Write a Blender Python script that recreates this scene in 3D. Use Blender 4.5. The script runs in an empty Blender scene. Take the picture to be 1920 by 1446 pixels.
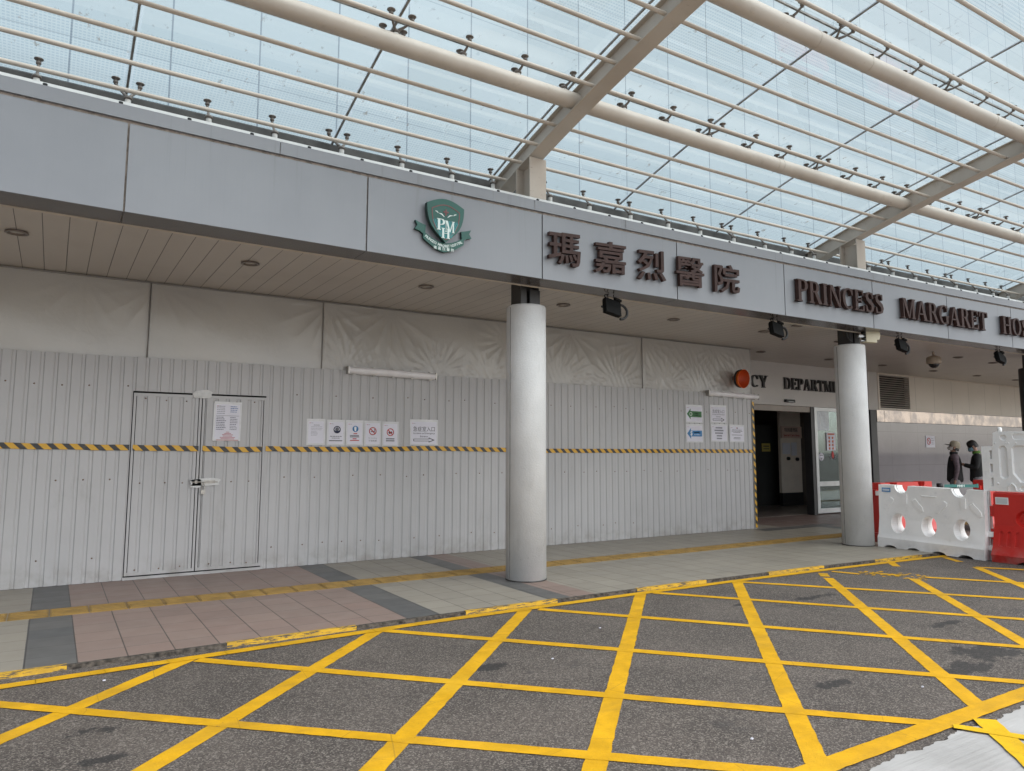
import bpy, bmesh, math, random
from math import sin, cos, pi, radians, sqrt, atan2
from mathutils import Vector, Matrix
random.seed(11)
SC = bpy.context.scene
COL = SC.collection

# ------------------------------------------------------------------ camera
CAM_F, CAM_CX, CAM_CY, EYE = 1365.35, 960.0, 697.78, 1.5     # in pixels of the 1920 px wide photograph; metres
YAW, PITCH, ROLL = radians(32.158), radians(6.083), radians(0.162)
_f = Vector((sin(YAW) * cos(PITCH), cos(YAW) * cos(PITCH), sin(PITCH)))
_r0 = Vector((cos(YAW), -sin(YAW), 0)); _u0 = _r0.cross(_f)
_r = _r0 * cos(ROLL) + _u0 * sin(ROLL); _u = -_r0 * sin(ROLL) + _u0 * cos(ROLL)
cam = bpy.data.objects.new('camera', bpy.data.cameras.new('camera')); COL.objects.link(cam)
cam.data.sensor_width = 36; cam.data.lens = CAM_F * 36 / 1920; cam.data.shift_y = (CAM_CY - 723) / 1920
cam.data.clip_start = .05; cam.data.clip_end = 2000
cam.matrix_world = Matrix(((_r.x, _u.x, -_f.x, 0), (_r.y, _u.y, -_f.y, 0), (_r.z, _u.z, -_f.z, EYE), (0, 0, 0, 1)))
SC.camera = cam
EYEV = Vector((0, 0, EYE))
def ray(x, y): return _r * ((x - CAM_CX) / CAM_F) - _u * ((y - CAM_CY) / CAM_F) + _f
def onZ(x, y, z): d = ray(x, y); return EYEV + d * ((z - EYE) / d.z)
def onY(x, y, Y): d = ray(x, y); return EYEV + d * (Y / d.y)

# ------------------------------------------------------------------ sky and sun (bright overcast)
SUN_EL, SUN_AZ = radians(52), radians(150)      # azimuth clockwise from +Y
wd = bpy.data.worlds.new('World'); SC.world = wd; wd.use_nodes = True
wn = wd.node_tree; wn.nodes.clear()
sky = wn.nodes.new('ShaderNodeTexSky'); sky.sky_type = 'NISHITA'; sky.sun_disc = False
sky.sun_elevation = SUN_EL; sky.sun_rotation = SUN_AZ; sky.air_density = 1.0; sky.dust_density = 2.0; sky.ozone_density = 1.0
hs = wn.nodes.new('ShaderNodeHueSaturation'); hs.inputs['Saturation'].default_value = .34
bg = wn.nodes.new('ShaderNodeBackground'); bg.inputs['Strength'].default_value = .15
wo = wn.nodes.new('ShaderNodeOutputWorld')
wn.links.new(sky.outputs[0], hs.inputs['Color']); wn.links.new(hs.outputs[0], bg.inputs[0]); wn.links.new(bg.outputs[0], wo.inputs[0])
sd = bpy.data.lights.new('sun', 'SUN'); sd.energy = 1.4; sd.angle = radians(75); sd.color = (1, .965, .92)
sun = bpy.data.objects.new('sun', sd); COL.objects.link(sun)
sdir = Vector((sin(SUN_AZ) * cos(SUN_EL), cos(SUN_AZ) * cos(SUN_EL), sin(SUN_EL)))
sun.rotation_euler = sdir.to_track_quat('Z', 'Y').to_euler(); sun.location = sdir * 60
SC.view_settings.view_transform = 'Standard'; SC.view_settings.look = 'None'
SC.view_settings.exposure = EXPO = 0.96; SC.view_settings.gamma = 1
try:
    SC.cycles.max_bounces = 10; SC.cycles.transparent_max_bounces = 16; SC.cycles.diffuse_bounces = 5
    SC.cycles.use_denoising = True
    SC.cycles.sample_clamp_indirect = 6
except Exception: pass

# ------------------------------------------------------------------ material helpers
class NT:
    def __init__(s, name):
        s.m = bpy.data.materials.new(name); s.m.use_nodes = True; s.t = s.m.node_tree; s.t.nodes.clear()
        s.out = s.t.nodes.new('ShaderNodeOutputMaterial')
        s.pos = s.n('ShaderNodeNewGeometry').outputs['Position']
        s._sep = None
    def n(s, typ, ins=None, **props):
        nd = s.t.nodes.new(typ)
        for k, v in props.items(): setattr(nd, k, v)
        for k, v in (ins or {}).items(): s.put(nd.inputs[k], v)
        return nd
    def put(s, sock, v):
        if isinstance(v, bpy.types.NodeSocket): s.t.links.new(v, sock)
        elif isinstance(v, (tuple, list)) and len(v) == 3 and sock.type == 'RGBA': sock.default_value = (*v, 1)
        else: sock.default_value = v
    @property
    def sep(s):
        if not s._sep: s._sep = s.n('ShaderNodeSeparateXYZ', {0: s.pos})
        return s._sep
    def math(s, op, a, b=0.0, c=None):
        nd = s.n('ShaderNodeMath', {0: a, 1: b}, operation=op)
        if c is not None: s.put(nd.inputs[2], c)
        return nd.outputs[0]
    def mix(s, f, a, b):
        nd = s.n('ShaderNodeMix', data_type='RGBA'); s.put(nd.inputs[0], f); s.put(nd.inputs[6], a); s.put(nd.inputs[7], b); return nd.outputs[2]
    def noise(s, scale, detail=3, vec=None, rough=.55, dist=0):
        return s.n('ShaderNodeTexNoise', {'Vector': vec or s.pos, 'Scale': scale, 'Detail': detail, 'Roughness': rough, 'Distortion': dist}).outputs['Fac']
    def scaled(s, v):
        return s.n('ShaderNodeMapping', {'Vector': s.pos, 'Scale': v}).outputs[0]
    def ramp(s, f, stops, interp='LINEAR'):
        nd = s.n('ShaderNodeValToRGB', {0: f}); cr = nd.color_ramp; cr.interpolation = interp
        while len(cr.elements) < len(stops): cr.elements.new(.5)
        for e, (p, c) in zip(cr.elements, stops):
            e.position = p; e.color = (*c, 1) if isinstance(c, (tuple, list)) else (c, c, c, 1)
        return nd.outputs[0]
    def smooth(s, x, a, b):
        return s.n('ShaderNodeMapRange', {0: x, 1: a, 2: b, 3: 0.0, 4: 1.0}, interpolation_type='SMOOTHSTEP').outputs[0]
    def bump(s, h, strength=.3, dist=.01):
        return s.n('ShaderNodeBump', {'Height': h, 'Strength': strength, 'Distance': dist}).outputs[0]
    def bsdf(s, **ins):
        p = s.n('ShaderNodeBsdfPrincipled')
        for k, v in ins.items(): s.put(p.inputs[k.replace('_', ' ')], v)
        return p
    def done(s, sh):
        s.t.links.new(sh.outputs[0] if hasattr(sh, 'outputs') else sh, s.out.inputs[0]); return s.m
def mul(c, k): return tuple(x * k for x in c)
MATS = {}
def simple(name, col, rough=.5, var=.12, scale=3.0, bump=0, bscale=60, metal=0, streak=0, bdist=.004, spec=.5):
    g = NT(name)
    c = g.mix(g.smooth(g.noise(scale, 5), .3, .7), mul(col, 1 - var), mul(col, 1 + var))
    if streak:
        st = g.smooth(g.noise(1.0, 4, g.scaled((14, 14, .5))), .5, .8)
        c = g.mix(g.math('MULTIPLY', st, streak), c, mul(col, .5))
    kw = dict(Base_Color=c, Roughness=rough, Metallic=metal, Specular_IOR_Level=spec)
    if bump: kw['Normal'] = g.bump(g.noise(bscale, 4), bump, bdist)
    MATS[name] = g.done(g.bsdf(**kw)); return MATS[name]

# ---- ground
def m_asphalt():
    g = NT('asphalt')
    big = g.smooth(g.noise(1.3, 6, rough=.62), .34, .68)
    fine = g.n('ShaderNodeTexVoronoi', {'Vector': g.pos, 'Scale': 135.0}).outputs['Color']
    sp = g.math('ADD', g.math('MULTIPLY', g.n('ShaderNodeSeparateColor', {0: fine}).outputs[0], .72), g.math('MULTIPLY', g.noise(55, 3, rough=.7), .34))
    base = g.mix(big, (.062, .050, .043), (.101, .082, .070))
    c = g.mix(g.smooth(sp, .58, .92), base, (.23, .20, .172))
    c = g.mix(g.smooth(sp, .34, .12), c, (.020, .017, .015))
    blot = g.math('MULTIPLY', g.smooth(g.noise(2.2, 4, rough=.65), .60, .74), .55)
    c = g.mix(blot, c, (.035, .032, .032))
    oil = None
    for x, y, rx, ry in ((6.2, 2.93, .34, .2), (5.55, 2.83, .30, .11), (6.9, 4.95, .35, .06), (5.9, 5.1, .25, .05), (.27, 4.72, .12, .07), (.30, 4.28, .10, .05), (6.8, 3.6, .3, .05), (2.7, 4.6, .14, .07), (4.4, 3.1, .2, .06)):
        dx = g.math('MULTIPLY', g.math('SUBTRACT', g.sep.outputs[0], x), 1 / rx); dy = g.math('MULTIPLY', g.math('SUBTRACT', g.sep.outputs[1], y), 1 / ry)
        d = g.math('ADD', g.math('MULTIPLY', dx, dx), g.math('MULTIPLY', dy, dy))
        d = g.math('ADD', d, g.math('MULTIPLY', g.math('ADD', g.math('SUBTRACT', g.noise(6, 3), .5), g.math('MULTIPLY', g.math('SUBTRACT', g.noise(28, 4, rough=.7), .5), .8)), 4.6))
        k = g.smooth(d, 1.15, .55)
        oil = k if oil is None else g.math('MAXIMUM', oil, k)
    c = g.mix(g.math('MULTIPLY', oil, .78), c, (.016, .015, .015))
    MATS['asphalt'] = g.done(g.bsdf(Base_Color=c, Roughness=.82, Normal=g.bump(g.math('ADD', sp, g.math('MULTIPLY', g.noise(14, 3), .8)), .55, .006)))
m_asphalt()
def m_yellow(name, fresh):
    g = NT(name)
    n = g.noise(3.5, 6, rough=.7)
    base = (.70, .375, .010) if not fresh else (.76, .46, .010)
    c = g.mix(g.smooth(n, .3, .75), mul(base, .78), mul(base, 1.08))
    grit = g.noise(120, 2)
    c = g.mix(g.math('MULTIPLY', g.smooth(grit, .60, .74), .35), c, (.22, .13, .03))
    pale = g.smooth(g.noise(.7, 4), .56, .68)
    c = g.mix(g.math('MULTIPLY', pale, .35), c, (.74, .45, .035))
    crack = g.smooth(g.n('ShaderNodeTexVoronoi', {'Vector': g.pos, 'Scale': 1.3}, feature='DISTANCE_TO_EDGE').outputs[0], .0035, .0)
    c = g.mix(g.math('MULTIPLY', crack, .4), c, (.10, .07, .03))
    tyre = g.smooth(g.noise(1, 5, g.scaled((.7, 3.2, 1)), rough=.65), .48, .70)
    c = g.mix(g.math('MULTIPLY', tyre, .30), c, (.30, .185, .04))
    edge = g.math('MULTIPLY', g.smooth(g.noise(34, 5, rough=.75), .645, .70), .8)
    c = g.mix(edge, c, (.09, .075, .06))
    MATS[name] = g.done(g.bsdf(Base_Color=c, Roughness=.7, Specular_IOR_Level=.2, Normal=g.bump(g.noise(85, 3), .45, .005)))
m_yellow('yellow_paint', False); m_yellow('yellow_fresh', True)
def m_concrete():
    g = NT('concrete')
    st = g.noise(1, 5, g.n('ShaderNodeMapping', {'Vector': g.pos, 'Rotation': (0, 0, .25), 'Scale': (2.0, 55, 1)}).outputs[0])
    c = g.mix(g.smooth(g.noise(1.4, 6), .3, .7), (.33, .32, .31), (.46, .45, .44))
    c = g.mix(g.math('MULTIPLY', g.smooth(st, .5, .75), .45), c, (.24, .23, .22))
    MATS['concrete'] = g.done(g.bsdf(Base_Color=c, Roughness=.85, Normal=g.bump(st, .5, .006)))
m_concrete()
def m_tile():
    g = NT('paving_tile')
    X, Y = g.sep.outputs[0], g.sep.outputs[1]
    lo, hi = -3.0, 21.0
    P = lambda x: (x - lo) / (hi - lo)
    beige, pink, dark, red = (.285, .255, .210), (.252, .173, .145), (.086, .087, .088), (.17, .112, .098)
    stops = [(0, beige), (P(-2.6), dark), (P(-2.28), beige), (P(-.08), dark), (P(.245), pink), (P(2.78), dark), (P(3.11), beige), (P(4.33), dark), (P(4.60), pink), (P(4.92), beige), (P(12.95), dark), (P(13.3), red), (P(17.4), dark), (P(17.7), beige)]
    c = beige
    for p_, col_ in stops[1:]: c = g.mix(g.math('GREATER_THAN', X, p_ * (hi - lo) + lo), c, col_)
    far = g.math('GREATER_THAN', Y, 8.9)
    # a darker red-brown field in front of the entrance
    fld = g.math('MULTIPLY', g.math('GREATER_THAN', X, 12.3), g.math('GREATER_THAN', Y, 9.55))
    c = g.mix(fld, c, red)
    bnd = g.math('MULTIPLY', g.math('MULTIPLY', g.math('GREATER_THAN', X, 11.4), g.math('LESS_THAN', X, 13.6)), g.math('MULTIPLY', g.math('GREATER_THAN', Y, 9.18), g.math('LESS_THAN', Y, 9.5)))
    c = g.mix(bnd, c, dark)
    T = .3165
    ux = g.math('DIVIDE', g.math('SUBTRACT', X, .245 - 20 * T), T); uy = g.math('DIVIDE', g.math('SUBTRACT', Y, 6.41 - 30 * T), T)
    cell = g.n('ShaderNodeCombineXYZ', {0: g.math('FLOOR', ux), 1: g.math('FLOOR', uy)}).outputs[0]
    rnd = g.n('ShaderNodeTexWhiteNoise', {0: cell}, noise_dimensions='2D').outputs[0]
    c = g.mix(g.math('MULTIPLY', rnd, .16), c, (.10, .09, .08))
    rnd2 = g.n('ShaderNodeTexWhiteNoise', {0: g.n('ShaderNodeVectorMath', {0: cell, 1: (7.3, 3.1, 0)}).outputs[0]}, noise_dimensions='2D').outputs[0]
    c = g.mix(g.math('MULTIPLY', rnd2, .10), c, (.40, .36, .30))
    c = g.mix(g.math('MULTIPLY', g.smooth(g.noise(1.6, 6, rough=.65), .5, .72), .22), c, (.12, .11, .10))
    gx = g.math('ABSOLUTE', g.math('SUBTRACT', g.math('FRACT', ux), .5)); gy = g.math('ABSOLUTE', g.math('SUBTRACT', g.math('FRACT', uy), .5))
    jx, jy = g.smooth(gx, .4835, .490), g.smooth(gy, .486, .492)
    j = g.math('MAXIMUM', jx, g.math('MULTIPLY', jy, .8))
    c = g.mix(g.math('MULTIPLY', j, .85), c, (.035, .031, .028))
    ro = g.n('ShaderNodeMapRange', {0: g.noise(4, 4), 3: .34, 4: .60}).outputs[0]
    MATS['paving_tile'] = g.done(g.bsdf(Base_Color=c, Roughness=ro, Normal=g.bump(g.math('SUBTRACT', g.math('MULTIPLY', g.noise(40, 3), .15), j), .35, .004)))
m_tile()
simple('tactile', (.27, .165, .04), .6, .2, 6, .3, 60)
simple('kerb_stone', (.075, .062, .050), .9, .75, 22, .9, 30, bdist=.02)
def m_kerbyellow():
    g = NT('kerb_yellow')
    w = g.smooth(g.noise(7, 6, rough=.7), .46, .56)
    c = g.mix(w, (.62, .36, .02), mul((.62, .36, .03), .8))
    hole = g.smooth(g.noise(11, 6, g.scaled((.6, 3, 4)), rough=.75), .50, .56)
    c = g.mix(hole, c, (.085, .072, .055))
    MATS['kerb_yellow'] = g.done(g.bsdf(Base_Color=c, Roughness=.7, Normal=g.bump(g.noise(30, 4), .5, .006)))
m_kerbyellow()
# ---- building
def m_column():
    g = NT('column_stucco')
    c = g.mix(g.smooth(g.noise(2.2, 6), .3, .72), (.57, .57, .565), (.65, .65, .645))
    low = g.math('MULTIPLY', g.smooth(g.noise(5, 6, g.scaled((1, 1, .35)), rough=.7), .52, .75), .35)
    c = g.mix(low, c, (.36, .35, .33))
    scuff = g.math('MULTIPLY', g.smooth(g.noise(22, 5, rough=.75), .64, .70), g.smooth(g.sep.outputs[2], 1.0, .1))
    c = g.mix(g.math('MULTIPLY', scuff, .5), c, (.25, .24, .23))
    MATS['column_stucco'] = g.done(g.bsdf(Base_Color=c, Roughness=.75, Normal=g.bump(g.noise(55, 5, rough=.65), .8, .008)))
m_column()
def m_fascia():
    g = NT('fascia_panel')
    c = g.mix(g.smooth(g.noise(.8, 5), .3, .7), (.205, .213, .230), (.232, .240, .256))
    fine = g.noise(1, 3, g.scaled((60, 60, 1.2)))
    c = g.mix(g.math('MULTIPLY', g.smooth(fine, .45, .7), .10), c, (.19, .197, .215))
    run = g.noise(1, 4, g.scaled((9, 9, .25)), rough=.7)
    run = g.math('MULTIPLY', g.smooth(run, .58, .78), g.smooth(g.sep.outputs[2], 3.5, 4.3))
    c = g.mix(g.math('MULTIPLY', run, .62), c, (.11, .103, .098))
    MATS['fascia_panel'] = g.done(g.bsdf(Base_Color=c, Roughness=.42, Metallic=.15))
m_fascia()
simple('groove_brown', (.27, .225, .19), .7, .3, 20)
simple('dark_bronze', (.085, .075, .072), .20, .12, 4)
def m_soffit():
    g = NT('soffit_plank')
    X = g.math('DIVIDE', g.math('ADD', g.sep.outputs[0], 50), .205)
    fr = g.math('ABSOLUTE', g.math('SUBTRACT', g.math('FRACT', X), .5))
    line = g.smooth(fr, .478, .492)
    rnd = g.n('ShaderNodeTexWhiteNoise', {'W': g.math('FLOOR', X)}, noise_dimensions='1D').outputs[0]
    c = g.mix(rnd, (.49, .45, .412), (.505, .465, .425))
    c = g.mix(line, c, (.075, .064, .055))
    c = g.mix(g.math('MULTIPLY', g.smooth(g.noise(1.3, 5), .45, .75), .2), c, (.26, .22, .19))
    MATS['soffit_plank'] = g.done(g.bsdf(Base_Color=c, Roughness=.38, Normal=g.bump(g.math('SUBTRACT', 1.0, line), .5, .006)))
m_soffit()
simple('trim_beige', (.55, .48, .40), .5, .08)
def m_cladding():
    g = NT('wall_panel')
    X = g.math('DIVIDE', g.math('ADD', g.sep.outputs[0], 50.15), .93)
    fr = g.math('ABSOLUTE', g.math('SUBTRACT', g.math('FRACT', X), .5))
    line = g.smooth(fr, .4925, .497)
    c = g.mix(g.smooth(g.noise(.8, 4), .3, .7), (.57, .52, .45), (.63, .575, .50))
    c = g.mix(line, c, (.22, .20, .165))
    MATS['wall_panel'] = g.done(g.bsdf(Base_Color=c, Roughness=.4, Normal=g.bump(g.math('SUBTRACT', 1.0, line), .3, .004)))
m_cladding()
simple('header_panel', (.52, .50, .475), .45, .05, 1)
def m_granite():
    g = NT('polished_granite')
    Z = g.math('DIVIDE', g.math('SUBTRACT', g.sep.outputs[2], .27), .86); X = g.math('DIVIDE', g.math('ADD', g.sep.outputs[0], 50.35), 1.25)
    fx = g.math('ABSOLUTE', g.math('SUBTRACT', g.math('FRACT', X), .5)); fz = g.math('ABSOLUTE', g.math('SUBTRACT', g.math('FRACT', Z), .5))
    line = g.math('MAXIMUM', g.smooth(fx, .4955, .498), g.smooth(fz, .4935, .497))
    sp = g.noise(140, 3)
    c = g.mix(g.smooth(sp, .35, .65), (.19, .177, .19), (.275, .262, .275))
    c = g.mix(g.smooth(g.noise(.9, 3), .35, .7), c, mul((.235, .222, .235), .85))
    c = g.mix(g.math('MULTIPLY', line, .55), c, (.09, .085, .085))
    MATS['polished_granite'] = g.done(g.bsdf(Base_Color=c, Roughness=.045, Specular_IOR_Level=1.0))
m_granite()
def m_mirrorband():
    g = NT('polished_steel_band')
    c = g.mix(g.smooth(g.noise(2.6, 4), .38, .62), (.52, .44, .385), (.30, .265, .25))
    MATS['polished_steel_band'] = g.done(g.bsdf(Base_Color=c, Metallic=1.0, Roughness=.2, Normal=g.bump(g.noise(1.4, 1), .10, .05)))
m_mirrorband()
simple('black_letter', (.022, .021, .021), .45, .1)
simple('louvre_metal', (.30, .26, .22), .4, .06)
simple('near_black', (.012, .012, .012), .7, .2)
simple('jamb_dark', (.034, .033, .034), .4, .15)
simple('aluminium', (.50, .51, .51), .35, .08, 4, metal=.6)
def m_doorglass():
    g = NT('door_glass')
    t = g.n('ShaderNodeBsdfTransparent', {0: (.55, .62, .60)}); s = g.n('ShaderNodeBsdfGlossy', {0: (.9, .95, .96), 1: .03})
    fr = g.n('ShaderNodeLayerWeight', {0: .42}).outputs['Fresnel']
    MATS['door_glass'] = g.done(g.n('ShaderNodeMixShader', {0: g.math('ADD', g.math('MULTIPLY', fr, .55), .05), 1: t.outputs[0], 2: s.outputs[0]}))
m_doorglass()
def m_film():
    g = NT('window_film')
    MATS['window_film'] = g.done(g.bsdf(Base_Color=(.55, .60, .63), Roughness=.22, Normal=g.bump(g.noise(5, 4, dist=1.5), .6, .03)))
m_film()
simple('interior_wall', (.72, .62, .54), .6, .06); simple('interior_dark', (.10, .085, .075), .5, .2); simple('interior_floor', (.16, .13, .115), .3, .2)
# ---- canopy
def m_glass():
    g = NT('canopy_glass')
    X, Y = g.sep.outputs[0], g.sep.outputs[1]
    def band(a, b): return g.math('MULTIPLY', g.math('GREATER_THAN', Y, a), g.math('LESS_THAN', Y, b))
    b = g.math('ADD', g.math('ADD', band(7.02, 8.2), band(4.62, 5.34)), band(2.95, 3.5))
    row = g.math('ABSOLUTE', g.math('SUBTRACT', g.math('FRACT', g.math('DIVIDE', Y, .033)), .5))
    colm = g.math('ABSOLUTE', g.math('SUBTRACT', g.math('FRACT', g.math('DIVIDE', X, .033)), .5))
    dots = g.math('MULTIPLY', g.smooth(row, .2, .33), g.smooth(colm, .10, .25))
    frit = g.math('MULTIPLY', b, dots)
    edge = g.math('MULTIPLY', g.math('ADD', band(6.92, 7.02), band(5.34, 5.42)), .35)
    haze = g.smooth(g.noise(1.2, 5, rough=.6), .35, .75)
    ex = g.math('ABSOLUTE', g.math('SUBTRACT', g.math('FRACT', g.math('DIVIDE', g.math('SUBTRACT', X, 4.61 - 20 * 2.095), 2.095)), .5))
    f = g.math('ADD', g.math('ADD', .12, g.math('MULTIPLY', g.smooth(ex, .478, .486), .30)), g.math('MULTIPLY', haze, .10))
    tint = g.mix(g.math('MULTIPLY', g.math('ADD', frit, edge), .55), (.87, .955, .97), (.50, .65, .73))
    t = g.n('ShaderNodeBsdfTransparent', {0: tint})
    tr = g.n('ShaderNodeBsdfTranslucent', {0: g.mix(g.math('MULTIPLY', frit, .5), (.44, .52, .58), (.33, .40, .46))})
    m1 = g.n('ShaderNodeMixShader', {0: f, 1: t.outputs[0], 2: tr.outputs[0]})
    # bird droppings, leaf litter and dust stuck on top of the panes
    cl = g.smooth(g.noise(.9, 3), .46, .66)
    speck = g.smooth(g.noise(11, 6, g.scaled((1, .6, 1)), rough=.66), .60, .70)
    speck2 = g.smooth(g.noise(26, 3, rough=.6), .72, .76)
    near_pipe = g.math('ADD', g.smooth(g.math('ABSOLUTE', g.math('SUBTRACT', Y, 5.86)), .22, .02), g.smooth(g.math('ABSOLUTE', g.math('SUBTRACT', Y, 7.15)), .55, .1))
    dirt = g.math('MULTIPLY', g.math('MAXIMUM', g.math('MULTIPLY', speck, g.math('MINIMUM', g.math('ADD', cl, g.math('MULTIPLY', near_pipe, .6)), 1.0)), g.math('MULTIPLY', speck2, .7)), .8)
    dd = g.n('ShaderNodeBsdfDiffuse', {0: (.20, .19, .17)}); dt = g.n('ShaderNodeBsdfTranslucent', {0: (.30, .31, .29)})
    dm = g.n('ShaderNodeMixShader', {0: .6, 1: dd.outputs[0], 2: dt.outputs[0]})
    m2 = g.n('ShaderNodeMixShader', {0: dirt, 1: m1.outputs[0], 2: dm.outputs[0]})
    gl = g.n('ShaderNodeBsdfGlossy', {0: (1, 1, 1), 1: .02})
    fr = g.math('MULTIPLY', g.n('ShaderNodeFresnel', {0: 1.35}).outputs[0], .12)
    MATS['canopy_glass'] = g.done(g.n('ShaderNodeMixShader', {0: fr, 1: m2.outputs[0], 2: gl.outputs[0]}))
m_glass()
def m_steel():
    g = NT('cream_steel')
    c = g.mix(g.smooth(g.noise(2, 5), .3, .7), (.44, .38, .32), (.50, .44, .375))
    c = g.mix(g.math('MULTIPLY', g.smooth(g.noise(6, 6, rough=.7), .58, .72), .35), c, (.30, .245, .185))
    c = g.mix(g.math('MULTIPLY', g.smooth(g.noise(30, 5, g.scaled((.25, 1, 1)), rough=.7), .66, .70), .6), c, (.20, .12, .07))
    MATS['cream_steel'] = g.done(g.bsdf(Base_Color=c, Roughness=.48, Normal=g.bump(g.noise(20, 3), .06, .004)))
m_steel()
simple('gutter_white', (.56, .555, .535), .4, .06, 5); simple('white_steel', (.66, .65, .62), .4, .08, 4, streak=.12)
simple('fitting_dark', (.13, .108, .092), .5, .3, 25)
simple('seal_dark', (.19, .18, .165), .7, .3, 10); simple('upstand_dark', (.05, .047, .043), .7, .3, 6)
simple('roof_grey', (.20, .20, .20), .8, .25, 2)
def m_tower():
    g = NT('tower_panel')
    X = g.math('DIVIDE', g.math('ADD', g.sep.outputs[0], 60.1), 1.2); Z = g.math('DIVIDE', g.sep.outputs[2], 1.15)
    fx = g.math('ABSOLUTE', g.math('SUBTRACT', g.math('FRACT', X), .5)); fz = g.math('ABSOLUTE', g.math('SUBTRACT', g.math('FRACT', Z), .5))
    line = g.math('MAXIMUM', g.smooth(fx, .487, .494), g.math('MULTIPLY', g.smooth(fz, .49, .495), .5))
    cell = g.n('ShaderNodeCombineXYZ', {0: g.math('FLOOR', X), 1: g.math('FLOOR', Z)}).outputs[0]
    rnd = g.n('ShaderNodeTexWhiteNoise', {0: cell}, noise_dimensions='2D').outputs[0]
    c = g.mix(rnd, (.325, .375, .400), (.355, .405, .432))
    c = g.mix(line, c, (.12, .155, .19))
    MATS['tower_panel'] = g.done(g.bsdf(Base_Color=c, Roughness=.6))
m_tower()
# ---- hoarding
def m_hoard():
    g = NT('white_sheet_metal')
    c = g.mix(g.smooth(g.noise(.7, 5), .3, .7), (.402, .396, .398), (.442, .436, .438))
    fine = g.noise(1, 3, g.scaled((70, 70, 1.0)))
    c = g.mix(g.math('MULTIPLY', g.smooth(fine, .5, .75), .10), c, (.36, .36, .34))
    smear = g.math('MULTIPLY', g.smooth(g.noise(3, 6, g.scaled((1, 1, .4)), rough=.7), .58, .76), .30)
    c = g.mix(smear, c, (.27, .26, .24))
    rn = g.n('ShaderNodeObjectInfo').outputs['Random']
    c = g.mix(g.math('MULTIPLY', rn, .09), c, (.34, .335, .31))
    low = g.math('MULTIPLY', g.smooth(g.sep.outputs[2], .35, .0), g.math('MULTIPLY', g.smooth(g.noise(6, 5), .35, .7), .5))
    c = g.mix(low, c, (.22, .20, .175))
    MATS['white_sheet_metal'] = g.done(g.bsdf(Base_Color=c, Roughness=.42))
m_hoard()
def m_fabric():
    g = NT('plastic_sheeting')
    X, Z = g.sep.outputs[0], g.sep.outputs[2]
    wr = g.n('ShaderNodeMapping', {'Vector': g.pos, 'Rotation': (0, .72, 0), 'Scale': (1, 1, 1)}).outputs[0]
    w1 = g.n('ShaderNodeTexWave', {'Vector': wr, 'Scale': 3.4, 'Distortion': 5.5, 'Detail': 3.0, 'Detail Scale': .9, 'Detail Roughness': .6}, bands_direction='X').outputs['Fac']
    n1 = g.noise(7, 4, g.n('ShaderNodeMapping', {'Vector': g.pos, 'Rotation': (0, -.35, 0), 'Scale': (1.2, 1, .22)}).outputs[0], dist=.8)
    zone = g.math('ADD', g.math('MULTIPLY', g.smooth(Z, 3.35, 2.62), g.smooth(X, 2.6, 4.2)), .06)
    h = g.math('MULTIPLY', g.math('ADD', g.math('MULTIPLY', w1, .55), n1), zone)
    h = g.math('ADD', g.math('MULTIPLY', g.noise(9, 5, dist=1.2), .25), g.math('MULTIPLY', g.noise(1.0, 3), .3))
    c = g.mix(g.smooth(g.noise(1.1, 4), .3, .7), (.415, .40, .378), (.46, .445, .42))
    MATS['plastic_sheeting'] = g.done(g.bsdf(Base_Color=c, Roughness=.22, Specular_IOR_Level=.6, Normal=g.bump(h, .30, .03)))
m_fabric()
simple('seam_grey', (.26, .25, .24), .6, .1); simple('screw_rust', (.16, .10, .06), .6, .3, 60)
simple('gap_black', (.006, .006, .006), .9, .1)
simple('foam_white', (.56, .56, .55), .6, .08, 20)
simple('steel_bolt', (.42, .40, .37), .35, .15, 30, metal=.8)
def m_tape(name, ax):
    g = NT(name)
    s = g.math('ADD', g.sep.outputs[ax], g.math('MULTIPLY', g.sep.outputs[2 if ax == 0 else 0], 1.0 if ax == 0 else 0.9))
    k = g.math('GREATER_THAN', g.math('FRACT', g.math('DIVIDE', g.math('ADD', s, 60), .148)), .53)
    k = g.math('ABSOLUTE', k)
    c = g.mix(k, (.60, .33, .018), (.020, .019, .020))
    c = g.mix(g.math('MULTIPLY', g.smooth(g.noise(14, 5), .5, .75), .25), c, (.25, .2, .12))
    MATS[name] = g.done(g.bsdf(Base_Color=c, Roughness=.35, Normal=g.bump(g.noise(20, 3), .3, .006)))
m_tape('hazard_tape', 0); m_tape('hazard_tape_upright', 2)
simple('paper', (.64, .63, .69), .6, .03); simple('sleeve', (.60, .60, .61), .2, .06, 8)
simple('ink_black', (.03, .03, .035), .6, .1); simple('ink_grey', (.16, .16, .18), .6, .1); simple('ink_red', (.42, .03, .03), .6, .1)
simple('ink_blue', (.02, .10, .32), .6, .1); simple('ink_green', (.05, .16, .06), .6, .2); simple('ink_navy', (.012, .016, .05), .6, .1); simple('ink_white', (.75, .75, .75), .6, .03)
simple('ink_sage', (.30, .36, .27), .6, .1); simple('ink_sky', (.05, .20, .42), .6, .15); simple('ink_orange', (.55, .14, .06), .6, .2)
simple('sign_brown', (.046, .023, .019), .55, .15, 8, spec=.25)
simple('emblem_green', (.010, .082, .064), .4, .1); simple('emblem_edge', (.012, .04, .034), .5, .1); simple('emblem_light', (.62, .70, .67), .5, .05); simple('emblem_line', (.05, .30, .30), .5, .1); simple('emblem_red', (.15, .055, .055), .5, .1); simple('emblem_teal', (.012, .115, .12), .5, .1)
simple('lamp_cover', (.80, .78, .79), .10, .06, 5); simple('lamp_tube', (.78, .78, .76), .3, .02)
simple('orange_plastic', (.78, .14, .012), .38, .12, 6); simple('orange_inner', (.48, .06, .008), .5, .12, 6)
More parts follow.
